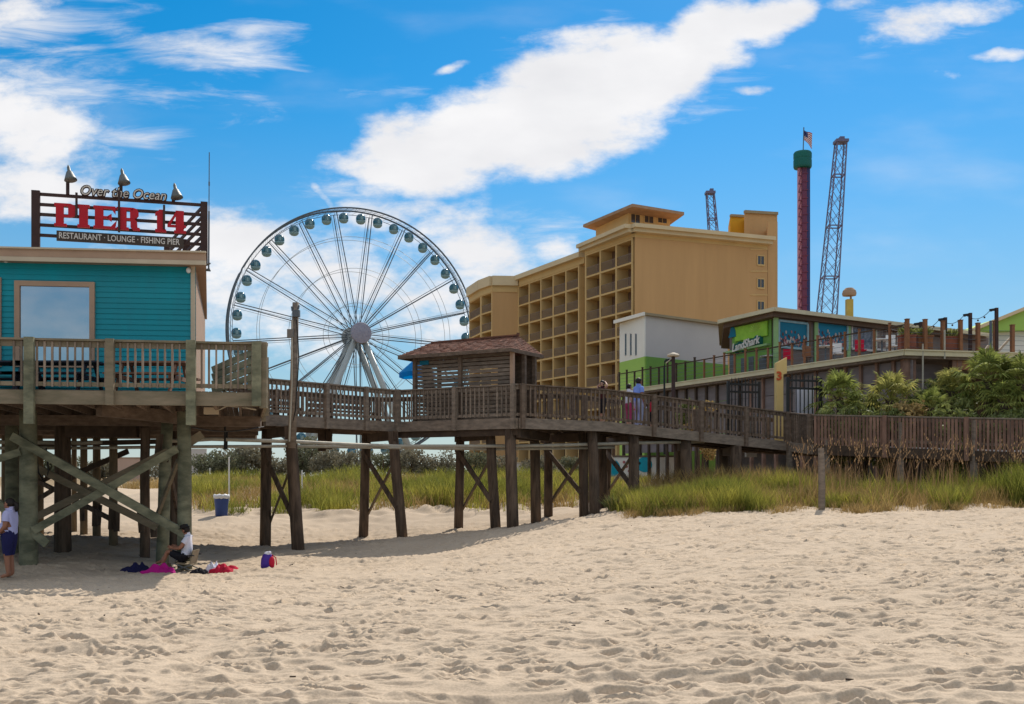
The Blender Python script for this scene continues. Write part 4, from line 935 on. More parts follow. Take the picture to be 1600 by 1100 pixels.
    def window(A, B, x0, x1, y0, y1, off=.04, name="window"):
        a = onplane(x0,y1,A,B,off); b = onplane(x1,y0,A,B,off); t = (Vector((b.x,b.y,0))-Vector((a.x,a.y,0))).normalized(); mb = MB(); f = .13
        mb.beam((a.x,a.y,a.z), (b.x,b.y,a.z), .14, f*1.5); mb.beam((a.x,a.y,b.z), (b.x,b.y,b.z), .1, f)
        mb.beam((a.x,a.y,a.z), (a.x,a.y,b.z), .1, f, t); mb.beam((b.x,b.y,a.z), (b.x,b.y,b.z), .1, f, t); mb.beam(((a.x+b.x)/2,(a.y+b.y)/2,a.z), ((a.x+b.x)/2,(a.y+b.y)/2,b.z), .05, .06, t)
        w = mb.build(name, M_['stucco_trim'], h); mb = MB(); mb.quad((a.x,a.y,a.z), (b.x,b.y,a.z), (b.x,b.y,b.z), (a.x,a.y,b.z)); mb.build("pane", M_['winglass2'], w)
    for x0 in (985, 1006, 1027): window(pc, pr, x0, x0+15, 335.5, 348.5)
    for y0 in (400, 436, 471): window(c0, cR, 1183, 1194, y0, y0+14)
    # string courses and the stair towers at the right end
    for y in (389.5, 424, 461):
        a = onplane(1172, y, c0, cR, .03); b = onplane(1199, y, c0, cR, .03); mb = MB(); mb.beam(a, b, .08, .14); mb.build("string_course", M_['stucco_trim'], h)
    tA, tB = V2(1199.5, 126.4), V2(1215, 126.9); body([tA, tB, tB+Vector((3,14,0)), tA+Vector((3,14,0))], g0, H((745-345)*126.5/1600), 'stucco', "stair_tower")
    tA, tB = V2(1163, 131), V2(1214.5, 132); zt = H((745-331)*131/1600); body([tA, tB, tB+Vector((2,9,0)), tA+Vector((2,9,0))], H(27), zt, 'stucco', "stair_tower"); mb = MB(); mb.beam((tA.x,tA.y-.05,zt), (tB.x,tB.y-.05,zt), .5, .35); mb.build("coping", M_['roofbrown'], h)
    tA, tB = V2(1141, 135), V2(1164, 135.4); zt = H((745-337)*135/1600); body([tA, tB, tB+Vector((1,6,0)), tA+Vector((1,6,0))], H(27), zt, 'stucco_gold', "plant_room"); mb = MB(); mb.beam((tA.x,tA.y-.05,zt), (tB.x,tB.y-.05,zt), .5, .3); mb.build("coping", M_['roofbrown'], h)
M_['winglass2'] = mat("hotel window glass", (.07,.06,.06), (.045,.04,.04), scale=1, rough=.15, spec=.8)
hotel()

# ---------------------------------------------------------------- rides on the skyline
def drop_tower():
    Y = 175; b = P(1257, 745, Y); g0 = gz(b.x, b.y); t = thing("drop_tower", "slim crimson and navy drop tower with green crown and flag", "amusement ride", (b.x,b.y,g0))
    q = Y/1600
    zb, zt_ = g0, Z(262, Y)
    x0 = b.x
    mb = MB(); mb.box((x0-8*q,Y,(zb+zt_)/2), (5*q,.7,zt_-zb))
    mb.build("rail_side", M_['pink'], t)
    mb = MB(); mb.box((x0-1.2*q,Y+.1,(zb+zt_)/2), (7.5*q,1.2,zt_-zb)); mb.build("shaft", M_['crimson'], t)
    mb = MB(); mb.box((x0+5.2*q,Y+.1,(zb+zt_)/2), (5.2*q,1.0,zt_-zb)); mb.build("cladding", M_['navy'], t)
    mb = MB()
    z = zb
    k = 0
    while z < zt_: 
        mb.box((x0-8*q,Y-.45,z), (5.4*q,.12,.12)); mb.beam((x0-10*q,Y-.42,z), (x0-6*q,Y-.42,min(zt_,z+1.4)), .1, .08); mb.box((x0-1*q,Y-.56,z+.4), (9.4*q,.1,.16)); z += 1.4; k += 1
    mb.build("bracing", M_['crimson'], t)
    c = P(1254, 250, Y); mb = MB(); r = 14*q; mb.lathe((c.x,Y,Z(263,Y)), [(r*.94,0),(r,.25),(r,1.3),(r*.97,1.5),(r,1.7),(r,2.5),(r*.9,2.75),(r*.2,2.85)], 24); mb.build("crown", M_['greencap'], t)
    mb = MB(); mb.tube((c.x+.1,Y,Z(238,Y)), P(1256,199,Y), .09); mb.build("flag_pole", M_['steelgrey'], t)
    # hanging flag: stripes and a dark canton
    def fl(u0, u1, v0, v1):
        pts = []
        for u, v in ((u0,v0),(u1,v0),(u1,v1),(u0,v1)):
            pts.append(Vector((c.x+.25+1.35*u, Y-.12+.18*math.sin(u*6+v*2), Z(204,Y)-.55*u-v*(1.6+1.0*u))))
        return pts
    mb = MB(); W_ = MB(); B_ = MB()
    for i in range(13):
        for k in range(6): (mb if i % 2 == 0 else W_).quad(*fl(k/6, (k+1)/6, i/13, (i+1)/13))
    for k in range(3): B_.quad(*[p+Vector((0,-.03,0)) for p in fl(k/6*.9, (k+1)/6*.9, 0, .54)]); B_.quad(*[p+Vector((0,.03,0)) for p in fl(k/6*.9, (k+1)/6*.9, 0, .54)])
    f = mb.build("flag", M_['flagred'], t); W_.build("stripes", M_['white'], f); B_.build("canton", M_['flagblue'], f)
    st = MB()
    for i in range(4):
        for k in range(4):
            p = fl(.05+.1*k, .08+.1*k, .06+.12*i, .10+.12*i); st.quad(*[v+Vector((0,-.06,0)) for v in p])
    st.build("stars", M_['white'], f)
drop_tower()
def lattice_tower(b0, b1, t0, t1, y0, y1, Y, label, extra):
    """base px range, top px range, base y, top y"""
    A = [P(b0,y0,Y), P(b1,y0,Y), P(b1,y0,Y+3), P(b0,y0,Y+3)]; T = [P(t0,y1,Y), P(t1,y1,Y), P(t1,y1,Y+1.5), P(t0,y1,Y+1.5)]
    w = A[1].x-A[0].x
    A[2] = A[1]+Vector((0,w,0)); A[3] = A[0]+Vector((0,w,0)); wt = T[1].x-T[0].x; T[2] = T[1]+Vector((0,wt,0)); T[3] = T[0]+Vector((0,wt,0))
    g0 = EYE-.6; k = (A[0].z-g0)/(T[0].z-A[0].z); A = [a-(b-a)*k for a, b in zip(A, T)]
    t = thing("lattice_tower", label, "amusement ride", (A[0].x, A[0].y, g0), "leaning lattice towers")
    mb = MB()
    for a, b in zip(A, T): mb.beam(a, b, .2, .2)
    mb.build("legs", M_['lattice'], t)
    mb = MB(); L_ = (T[0]-A[0]).length; n = int(L_/(w*1.05))
    for s in range(4):
        a0, a1, b0_, b1_ = A[s], A[(s+1)%4], T[s], T[(s+1)%4]
        for i in range(n):
            f0, f1 = i/n, (i+1)/n; mb.beam(a0+(b0_-a0)*f0, a1+(b1_-a1)*f1, .08, .08); mb.beam(a1+(b1_-a1)*f0, a0+(b0_-a0)*f1, .08, .08)
            if i % 3 == 0: mb.beam(a0+(b0_-a0)*f0, a1+(b1_-a1)*f0, .2, .2)
    mb.build("bracing", M_['lattice'], t)
    c = (T[0]+T[2])/2; mb = MB(); mb.box((c.x,c.y,c.z), (wt*1.35,wt*1.3,.5)); mb.box((c.x-wt*.35*extra,c.y,c.z+.5), (wt*.5,wt*.6,.7)); mb.build("pulley_head", M_['lattice'], t)
lattice_tower(1283,1308,1309,1323.5,490,219,190, "taller leaning lattice ride tower standing right of the drop tower", -.2)
lattice_tower(1109,1122,1105,1116,360,300,215, "shorter lattice ride tower rising behind the hotel roof", -.6)

# ---------------------------------------------------------------- white and lime building
def lime_building():
    c = V2(1008, 66); l = V2(969, 69.5); r = V2(1137, 71); g0 = EYE-.8
    zt_ = EYE+(745-493)*66/1600; zm = EYE+(745-557)*66/1600
    b = thing("restaurant_block", "white and grey block with lime green base in front of the hotel", "building", (c.x,c.y,g0))
    bk = [c, r, r+(l-c)*2, l+(l-c)*1]
    def pr(pts, z0, z1, m, name): mb = MB(); mb.prism([Vector((p.x,p.y,z0)) for p in pts], (0,0,z1-z0)); return mb.build(name, M_[m], b)
    mid = [c+Vector((.04,.06,0)), r, r+(l-c)*2, l+Vector((.1,.1,0))]
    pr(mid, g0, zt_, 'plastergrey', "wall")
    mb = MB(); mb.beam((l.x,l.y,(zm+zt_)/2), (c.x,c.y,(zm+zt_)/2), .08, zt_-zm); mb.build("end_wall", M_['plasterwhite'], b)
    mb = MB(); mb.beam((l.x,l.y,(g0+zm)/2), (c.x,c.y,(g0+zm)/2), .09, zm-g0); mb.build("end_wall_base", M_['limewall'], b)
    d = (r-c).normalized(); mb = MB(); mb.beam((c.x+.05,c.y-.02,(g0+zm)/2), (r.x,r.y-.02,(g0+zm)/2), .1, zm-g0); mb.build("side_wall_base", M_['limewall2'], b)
    o = Vector((-.1,-.35,0)); pts = [l+Vector((-.45,-.3,0)), c+o, r+Vector((.2,-.35,0)), r+(l-c)*2]
    mb = MB(); lo = [Vector((p.x,p.y,zt_)) for p in pts]; hi = [Vector((p.x,p.y,zt_+.16)) for p in pts]; mb.hexa(lo, hi); mb.build("roof", M_['roofbrown'], b)
    mb = MB(); p0, p1 = pts[0], pts[1]; mb.beam((p0.x,p0.y-.03,zt_+.06), (p1.x,p1.y-.03,zt_+.06), .1, .22); mb.build("fascia", M_['plasterwhite'], b)
    for x in (979, 987, 995):
        a = onplane(x, 556, l, c, .06); e = onplane(x, 521, l, c, .06); mb = MB(); mb.beam(a, e, .06, .14, (1,0,0)); w = mb.build("window", M_['plastergrey'], b)
        mb = MB(); mb.beam(a+Vector((.0,-.04,.05)), e+Vector((.0,-.04,-.05)), .03, .09, (1,0,0)); mb.build("pane", M_['winglass'], w)
lime_building()

# ---------------------------------------------------------------- beach bar with mural panels
BZ = EYE+5.17
def beach_bar():
    c = V2(1215, 52); l = V2(1140, 55.6); r = V2(1545, 61.5); g0 = EYE-.8
    b = thing("beach_bar", "low beach bar with teal window banners and a green sign at its corner", "restaurant", (c.x,c.y,g0))
    z1 = EYE+8.35
    bk = [c, r, r+Vector((-3,9,0)), l+Vector((2,9,0)), l]
    mb = MB(); mb.prism([Vector((p.x,p.y,g0)) for p in bk], (0,0,z1-g0)); mb.build("wall", M_['bar_wall'], b)
    ec, el, er = V2(1210, 51.0), V2(1122, 55.2), V2(1545, 60.3); zr_ = EYE+(745-483)*51/1600
    pts = [ec, er, er+Vector((-3,11,0)), el+Vector((2,9.5,0)), el]
    mb = MB(); mb.prism([Vector((p.x,p.y,zr_-.06)) for p in pts], (0,0,.16)); mb.build("roof", M_['roofbrown'], b)
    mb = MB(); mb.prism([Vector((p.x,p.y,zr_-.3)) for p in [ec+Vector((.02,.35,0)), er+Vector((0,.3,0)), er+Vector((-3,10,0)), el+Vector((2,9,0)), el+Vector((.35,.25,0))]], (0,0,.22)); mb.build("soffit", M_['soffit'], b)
    mb = MB(); mb.beam((ec.x,ec.y-.04,zr_+.0), (er.x,er.y-.04,zr_+.0), .1, .2); mb.beam((ec.x,ec.y-.04,zr_), (el.x,el.y-.04,zr_), .1, .2); mb.build("fascia", M_['deckcream'], b)
    mb = MB(); p = onplane(1213, 540, c, r, .03); mb.box((p.x-.06,p.y-.05,(BZ+z1)/2), (.22,.22,z1-BZ)); mb.build("corner_post", M_['greentrim'], b)
    # left face: green wall, sign
    mb = MB(); a, e = onplane(1146, 500, l, c, .05), onplane(1207, 500, l, c, .05); mb.beam((a.x,a.y,(BZ+z1)/2), (e.x,e.y,(BZ+z1)/2), .06, z1-BZ-.05); mb.build("green_wall", M_['limewall2'], b)
    # sign: lime board with palm strokes, white lettering on a dark cloud-edged board, blue fin
    sg = MB(); a, e = onplane(1152, 520, l, c, .14), onplane(1203, 512, l, c, .14); zc = EYE+(745-514)*52.8/1600; sg.beam((a.x,a.y,zc), (e.x,e.y,zc), .08, .75); sign = sg.build("bar_sign", M_['signlime'], b)
    ld = (Vector((e.x,e.y,0))-Vector((a.x,a.y,0))).normalized(); ln = Vector((ld.y,-ld.x,0))
    if ln.y > 0: ln = -ln
    mb = MB()
    for k in range(9):
        th = rad(15+k*19); q = a+(e-a)*.66+ln*.06; q.z = zc-.05; mb.quad(q, q+ld*.5*math.cos(th)+Vector((0,0,.42*math.sin(th))), q+ld*.5*math.cos(th+.12)+Vector((0,0,.42*math.sin(th+.12))))
    mb.build("palm_motif", M_['leafpaint'], sign)
    mb = MB(); m_ = onplane(1174, 536, l, c, .2); ctr = Vector((m_.x,m_.y,EYE+(745-534)*52.8/1600))
    for k in range(9): mb.ball(ctr+ld*(-.95+.24*k)+Vector((0,0,.05*math.sin(k*2)+.024*k-.1)), (.2,.05,.27), 10, 6)
    mb.build("lettering_backing", M_['greencap'], sign)
    vs, fs = text_mesh("LandShark", .60, .02, .2, 1.0, .012); wv = max(v.x for v in vs)-min(v.x for v in vs); k = 2.3/wv; mb = MB()
    o = ctr+ln*.2; mb.add([o+ld*(v.x*k)+Vector((0,0,v.y+v.x*k*.10))+ln*v.z for v in vs], fs); mb.build("lettering", M_['letwhite'], sign)
    q = onplane(1149, 520, l, c, .16); mb = MB(); mb.prism([q+ld*u+Vector((0,0,v)) for u, v in ((-.35,-.25),(.3,-.25),(.25,.1),(.05,.32),(-.12,.3),(-.2,0))], ln*.05); mb.build("fin_motif", M_['signteal'], sign)
    # lower doors of the left face
    for x0, x1, y0 in ((1142,1152,556),(1160,1167,560),(1172,1180,558),(1188,1200,560)):
        a, e = onplane(x0, 570, l, c, .1), onplane(x1, 570, l, c, .1); zz = onplane(x0, y0, l, c).z; mb = MB(); mb.quad((a.x,a.y,BZ), (e.x,e.y,BZ), (e.x,e.y,zz), (a.x,a.y,zz)); mb.build("doorway", M_['darkglass'], b)
    mb = MB(); a, e = onplane(1138, 552, l, c, .2), onplane(1206, 549, l, c, .2); mb.beam((a.x,a.y,a.z), (e.x,e.y,a.z+.05), .3, .1); mb.build("awning_ledge", M_['greentrim'], b)
    # right face openings with framed banners
    for x0, x1, y0, y1, m in ((1215,1260,501,542,'signteal'),(1275,1322,500,541,'signteal2'),(1329,1362,505,545,'openings'),(1367,1400,509,546,'openings2'),(1406,1440,513,547,'openings')):
        a, e = onplane(x0,y0,c,r,.06), onplane(x1,y0,c,r,.06); z1_, z0_ = a.z, a.z-(y1-y0)*a.y/1600; mb = MB(); f = .11
        A0 = Vector((a.x,a.y,0)); E0 = Vector((e.x,e.y,0)); t = (E0-A0).normalized()
        for z in (z1_, z0_): mb.beam((a.x,a.y,z), (e.x,e.y,z), .12, f)
        for p in (A0, E0): mb.beam((p.x,p.y,z0_), (p.x,p.y,z1_), .12, f, t)
        w = mb.build("window", M_['frameblue'] if 'teal' in m else M_['plastergrey'], b); mb = MB(); mb.quad((a.x,a.y,z0_), (e.x,e.y,z0_), (e.x,e.y,z1_), (a.x,a.y,z1_)); bn = mb if 'teal' in m else mb.build("pane", M_[m], w)
        if 'teal' in m: # printed crowd along the lower half of the banner
            n = Vector((t.y,-t.x,0)); n = n if n.y < 0 else -n
            for mm, cnt in (('crowd_a',46),('crowd_b',50),('crowd_c',30)):
                mb.cur += 1
                for k in range(cnt):
                    u = random.random(); v = abs(random.gauss(0,.24)); p = A0+(E0-A0)*u+n*(.01+.004*random.random()); s = random.uniform(.03,.075); zz = z0_+(z1_-z0_)*min(.62,.08+v)
                    mb.prism([p+t*s*math.cos(q)+Vector((0,0,zz+s*1.5*math.sin(q))) for q in [i*math.pi/3 for i in range(6)]], n*.006)
            mb.build("banner", [M_[m], M_['crowd_a'], M_['crowd_b'], M_['crowd_c']], w)
    for px in (1262, 1273, 1324, 1364, 1403, 1442):
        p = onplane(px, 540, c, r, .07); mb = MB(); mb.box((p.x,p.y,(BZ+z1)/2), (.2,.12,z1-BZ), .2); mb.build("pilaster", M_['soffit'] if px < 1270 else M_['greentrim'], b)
M_['bar_wall'] = mat("bar wall paint", (.20,.15,.13), (.14,.11,.10), scale=.8, rough=.8)
M_['signlime'] = mat("lime sign board", (.36,.62,.05), (.22,.45,.03), scale=2.5, rough=.6)
M_['leafpaint'] = mat("pale leaf paint", (.50,.66,.12), rough=.6)
M_['signteal2'] = mat("teal banner print", (.0,.15,.30), (.0,.20,.32), scale=.9, rough=.6)
M_['openings'] = mat("cluttered bar window", (.05,.06,.10), (.20,.20,.24), scale=5, rough=.3, contrast=2.2)
M_['openings2'] = mat("warm bar window", (.10,.05,.04), (.28,.20,.15), scale=5, rough=.3, contrast=2.2)
M_['frameblue'] = mat("pale blue frame", (.32,.48,.52), rough=.6)
M_['crowd_a'] = mat("crowd print pale", (.55,.5,.45), (.3,.25,.25), scale=9, rough=.6); M_['crowd_b'] = mat("crowd print dark", (.05,.03,.05), (.12,.05,.04), scale=9, rough=.6); M_['crowd_c'] = mat("crowd print pink", (.5,.15,.16), (.3,.12,.1), scale=9, rough=.6)
beach_bar()
p = P(1327, 490, 66); mb = MB()
sp_ = thing("dump_bucket_post", "yellow post carrying a brown tipped bucket above the bar roof", "play fixture", (p.x,p.y,BZ))
mb.box((p.x,p.y,(BZ+Z(468,66))/2), (.40,.4,Z(468,66)-BZ)); mb.build("post", M_['yellow'], sp_)
mb = MB(); c = P(1327,458,66); mb.lathe((c.x,c.y,c.z-.12), [(.42,-.05),(.45,.1),(.40,.28),(.24,.44),(.05,.48)], 16); mb.build("bucket", M_['hotroof'], sp_); mb = MB(); mb.tube((c.x+.1,c.y,c.z-.5), (c.x+.1,c.y,c.z), .07); mb.build("stem", M_['hotroof'], sp_)

# ---------------------------------------------------------------- raised bar deck
def bar_deck():
    C_ = V2(1412, 42); L_ = V2(965, 62.3); R_ = Vector((26, 44.2, 0)); g0 = gz(C_.x, C_.y)
    d = thing("bar_deck", "raised bar deck with cream edge, grey skirting and orange railing posts", "deck", (C_.x,C_.y,g0))
    pts = [L_, C_, R_, R_+Vector((4,18,0)), V2(1530,58), V2(1215,51.8), V2(1135,56.5), L_+Vector((2,3,0))]
    mb = MB(); mb.prism([Vector((p.x,p.y,BZ-.3)) for p in pts], (0,0,.27)); mb.build("deck_slab", M_['wood_brown'], d)
    mb = MB()
    for a, b in ((L_,C_),(C_,R_)): mb.beam((a.x,a.y-.05,BZ-.09), (b.x,b.y-.05,BZ-.09), .1, .20); mb.beam((a.x,a.y-.09,BZ+.03), (b.x,b.y-.09,BZ+.03), .16, .05)
    mb.build("edge_fascia", M_['deckcream'], d)
    t = (C_-L_).normalized(); n = Vector((t.y,-t.x,0)); N = 24
    gl = lambda q: gz(q.x,q.y)-.3
    for i in range(N):
        f0, f1 = i/N, (i+1)/N; a = L_+(C_-L_)*f0-n*.5; b = L_+(C_-L_)*f1-n*.5
        mb = MB()
        for k in range(4):
            z1 = BZ-.34-k*.86; mb.beam((a.x,a.y,z1-.42), (b.x,b.y,z1-.42), .05, .83)
        mb.build("skirt_panel", M_['skirt'], d)
        mb = MB(); mb.box((a.x+n.x*.06,a.y+n.y*.06,(BZ-.3+gl(a))/2), (.14,.16,BZ-.3-gl(a)), math.atan2(t.y,t.x)); mb.build("skirt_post", M_['wood_red'] if i > 12 else M_['wood_dark'], d)
    # right part: dark undercroft behind columns, orange beam
    t2 = (R_-C_).normalized()
    for px, w in ((1428,.5),(1502,.4),(1640,.4)):
        p = onplane(px, 560, C_, R_, -.4); mb = MB(); mb.box((p.x,p.y,(BZ-.3+g0-.4)/2), (w,.4,BZ-.3-g0+.4)); mb.build("column", M_['wood_red'], d)
    a, b = onplane(1500,565,C_,R_,-.3), R_+Vector((0,.3,0)); mb = MB(); mb.beam((a.x,a.y,BZ-.5), (b.x,b.y,BZ-.5), .2, .38); mb.build("edge_beam", M_['orangewood'], d)
    a, b = onplane(1418,565,C_,R_,-1.2), onplane(1500,565,C_,R_,-1.2); mb = MB()
    for k in range(4): mb.beam((a.x,a.y,BZ-.75-k*.8), (b.x,b.y,BZ-.75-k*.8), .06, .74)
    mb.build("skirt_panel", M_['skirt'], d)
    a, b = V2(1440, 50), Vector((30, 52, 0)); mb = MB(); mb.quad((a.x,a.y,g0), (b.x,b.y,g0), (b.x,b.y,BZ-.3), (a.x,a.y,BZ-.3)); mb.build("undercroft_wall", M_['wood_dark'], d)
    # railing posts with cable rails
    def posts(A, B, n_, hs, mm, pw=.085):
        rm = MB(); tt = (B-A).normalized()
        for z in (.18,.38,.58,.78,.98): rm.tube((A.x,A.y,BZ+z), (B.x,B.y,BZ+z), .008, n=5)
        rm.build("cable_rail", M_['steelgrey'], d)
        for i in range(n_+1):
            q = A+(B-A)*(i/n_); hh = hs(i)
            mb = MB(); mb.box((q.x,q.y,BZ+hh/2), (pw,pw,hh), math.atan2(tt.y,tt.x)); mb.box((q.x,q.y,BZ+hh+.02), (pw+.03,pw+.03,.03), math.atan2(tt.y,tt.x)); mb.build("railing_post", M_[mm(i)], d)
    o = -n*.12
    posts(L_+o, C_+o, 26, lambda i: 1.16+.1*math.sin(i*2.3), lambda i: 'orangewood' if i > 9 else 'wood_dark')
    posts(C_+Vector((.2,.15,0)), R_+Vector((0,.15,0)), 12, lambda i: 1.3+.1*math.sin(i*3), lambda i: 'orangewood', .14)
    mb = MB(); a, b = L_+o, C_+o; mb.beam((a.x,a.y,BZ+1.08), (b.x,b.y,BZ+1.08), .05, .06); mb.build("hand_rail", M_['wood_dark'], d)
    for px in (1440, 1480, 1545, 1580):  # conduits and braces hanging from the edge
        pass
    mb = MB(); p = onplane(1440,555,C_,R_,.08); mb.tube((p.x,p.y,BZ+.3), (p.x,p.y,BZ-1.6), .035); mb.build("conduit", M_['pvc'], d)
    mb = MB(); p = onplane(1474,555,C_,R_,.08); mb.tube((p.x,p.y,BZ+.9), (p.x,p.y,BZ-.3), .04); mb.build("conduit", M_['pvc'], d)
    for (x0,y0,x1,y1) in ((1553,546,1560,537),(1575,546,1593,526)):
        mb = MB(); p = onplane(x0,y0,C_,R_,-.6); q = onplane(x1,y1,C_,R_,-.6); mb.beam(p, q, .07, .09); mb.build("stair_stringer", M_['cream'], d)
    return C_, R_, L_, n
DC, DRr, DLl, Dn = bar_deck()
def leaf_tuft(mb, c, r, h, n, lw=.05):
    for i in range(n):
        th = random.uniform(0, 2*math.pi); rr = r*math.sqrt(random.random()); b = Vector(c)+Vector((rr*.5*math.cos(th), rr*.5*math.sin(th), 0)); e = Vector(c)+Vector((rr*1.2*math.cos(th), rr*1.2*math.sin(th), h*random.uniform(.45,1)))
        s = Vector((-math.sin(th), math.cos(th), 0))*lw; m = (b+e)/2+Vector((0,0,h*.12)); mb.quad(b, m+s, e, m-s)
for i, (px, w, y0, m, lab) in enumerate(((1427,.62,524,'terracotta',"dark planter box with low greenery at the deck corner post"),(1454,.60,524,'orangewood',"reddish planter box beside the white conduit on the bar deck"),(1497,.72,522,'terracotta',"wider reddish planter right of the white conduit on the bar deck"))):
    p = onplane(px, 548, DC, DRr, -.45); t = thing("planter", lab, "planter", (p.x,p.y,BZ), "planters along the bar deck edge"); mb = MB()
    mb.box((p.x,p.y,BZ+.33), (w,.4,.66)); mb.box((p.x,p.y,BZ+.68), (w+.06,.46,.06)); mb.build("box", M_[m], t)
    mb = MB(); leaf_tuft(mb, (p.x,p.y,BZ+.7), w*.62, .38, 90, .04); mb.build("plant", M_['shrub'], t)
# string-light poles and their wire
spoles = []
for px, yt, Y, lab in ((1439,503,43.6,"shortest dark light pole at the left end of the string lights"),(1477,496,43.4,"second dark light pole from the left of the string lights"),(1516,489,43.2,"third light pole with a dark bracket base on an orange post"),(1557,481,43.0,"tallest dark light pole, at the right end of the string lights"),(1548,501,48,"thin grey light pole farther back between the two tallest")):
    b = P(px, 548, Y); t = P(px-1, yt, Y); th = thing("light_pole", lab, "light pole", (b.x,b.y,BZ), "string light poles on the bar deck"); mb = MB()
    mb.box((b.x,b.y,(BZ+t.z)/2), (.12 if Y < 45 else .08,.12,t.z-BZ)); mb.build("post", M_['signbrown'] if Y < 45 else M_['steelgrey'], th)
    if Y < 45: mb = MB(); mb.beam(t+Vector((.04,0,-.06)), t+Vector((-.26,0,-.1)), .08, .1); mb.build("bracket", M_['black'], th); spoles.append(t+Vector((-.2,0,-.05)))
mb = MB(); pts = []
chain = [P(1385,509,58)]+spoles
for a, b in zip(chain[:-1], chain[1:]):
    for k in range(12): f = k/12; pts.append(a+(b-a)*f-Vector((0,0,.30*4*f*(1-f))))
pts.append(chain[-1]); mb.path(pts, .012, n=4)
for k in range(3, len(pts), 3): mb.ball(pts[k]-Vector((0,0,.07)), .045, 6, 4)
mb.build("string_lights", M_['signbrown'], loc=chain[-1], label="sagging string of bulbs hung between the dark deck poles", cat="string lights")
# tables on the bar deck
for i, (px, Y, lab) in enumerate(((1200,52.5,"white bar table nearest the green corner post"),(1290,48.6,"white bar table in front of the second teal banner"),(1378,46.2,"white bar table nearest the deck corner"))):
    p = V2(px, Y); t = thing("bar_table", lab, "table", (p.x,p.y,BZ), "tables on the bar deck"); mb = MB(); mb.lathe((p.x,p.y,BZ+.98), [(.02,0),(.4,0),(.42,.03),(.4,.05),(.02,.05)], 16); mb.build("table_top", M_['white'], t)
    mb = MB(); mb.tube((p.x,p.y,BZ), (p.x,p.y,BZ+.98), .04); mb.lathe((p.x,p.y,BZ), [(.26,0),(.24,.03),(.05,.05)], 14); mb.build("pedestal", M_['steelgrey'], t)
for i, (px, Y, m, lab) in enumerate(((1232,51.2,'redtowel',"red bar chair under the first teal banner"),(1262,50,'orangewood',"orange bar chair between the two teal banners"),(1310,48.8,'white',"white bar chair under the second teal banner"),(1345,47.6,'redtowel',"red bar chair in front of the cluttered bar window"),(1394,46,'white',"white bar chair by the deck corner"))):
    p = V2(px, Y); t = thing("bar_chair", lab, "chair", (p.x,p.y,BZ), "chairs on the bar deck"); mb = MB(); mb.box((p.x,p.y,BZ+.7), (.42,.42,.05)); mb.build("seat", M_[m], t); mb = MB(); mb.box((p.x,p.y+.19,BZ+.98), (.42,.04,.5)); mb.build("backrest", M_[m], t)
    for sx in (-.17,.17):
        for sy in (-.17,.17): mb = MB(); mb.tube((p.x+sx*1.15,p.y+sy*1.15,BZ), (p.x+sx,p.y+sy,BZ+.68), .018, n=6); mb.build("leg", M_['steelgrey'], t)
# green-gabled building at the right edge
gA, gB = V2(1545, 66), V2(1700, 64); g0 = EYE-.8; gb = thing("gabled_building", "pale building with a green gable at the right edge behind the bar deck", "building", (gA.x,gA.y,g0))
mb = MB(); z1 = Z(517, 65); mb.prism([Vector((p.x,p.y,g0)) for p in (gA,gB,gB+Vector((0,8,0)),gA+Vector((0,8,0)))], (0,0,z1-g0)); mb.build("wall", M_['plasterwhite'], gb)
mb = MB(); a, b = V2(1518, 65.5), V2(1720, 63.5); ap = Vector(((a.x+b.x)/2,(a.y+b.y)/2,Z(480,65))); tri = [Vector((a.x,a.y,z1)), Vector((b.x,b.y,z1)), ap]; mb.prism(tri, (0,9,0)); mb.build("gable", M_['limewall'], gb)
mb = MB(); mb.beam(tri[0]+Vector((0,-.1,.1)), ap+Vector((0,-.1,.1)), .5, .2); mb.beam(tri[1]+Vector((0,-.1,.1)), ap+Vector((0,-.1,.1)), .5, .2); mb.build("barge_board", M_['cornice'], gb)

# ---------------------------------------------------------------- seen beneath the pier
def slabwall(name, label, cat, x0, x1, y0, y1, Y, m, trim=None, extra=None):
    a, b = P(x0, y1, Y), P(x1, y1, Y); z1 = Z(y0, Y); z0 = EYE-.8; t = thing(name, label, cat, ((a.x+b.x)/2, Y, z0)); mb = MB(); mb.box(((a.x+b.x)/2, Y+.2, (z0+z1)/2), (b.x-a.x, .4, z1-z0)); mb.build("wall", M_[m], t)
    mb = MB(); mb.box(((a.x+b.x)/2, Y+.2, z1+.04), (b.x-a.x+.1, .5, .1)); mb.build("coping", M_[trim or 'cream'], t)
    if extra: extra(t, Y)
    return t
def mural(t, Y):
    for (px, py, r, m) in ((955,731,14,'cyan'),(1007,726,12,'cyan'),(1038,729,10,'letwhite')):
        mb = MB(); c = P(px,py,Y-.01); n = 20; mb.prism([c+Vector((r*Y/1600*math.cos(2*math.pi*i/n),0,r*Y/1600*math.sin(2*math.pi*i/n))) for i in range(n)], (0,-.02,0)); mb.build("painted_disc", M_[m], t)
    mb = MB(); c = P(985,735,Y-.01)
    for k in range(7):
        p = P(975+k*4, 722+(k*7)%20, Y-.01); mb.prism([p+Vector((.09*math.cos(a),0,.09*math.sin(a))) for a in [i*math.pi/3 for i in range(6)]], (0,-.02,0))
    mb.build("painted_motif", M_['crowd_c'], t)
slabwall("mural_wall", "pale wall painted with cyan discs seen under the ramp", "wall", 930, 1062, 714, 752, 60, 'plasterwhite', 'wood_brown', mural)
slabwall("boundary_wall", "low pale wall far back between the walkway piles", "wall", 790, 905, 724, 748, 90, 'plastergrey')
def wins(t, Y):
    for x in (482, 512, 540):
        a = P(x,700,Y-.03); mb = MB(); mb.box(a, (1.0,.06,1.1)); w = mb.build("window", M_['cream'], t); mb = MB(); mb.box(a+Vector((0,-.05,0)), (.8,.03,.9)); mb.build("pane", M_['winglass'], w)
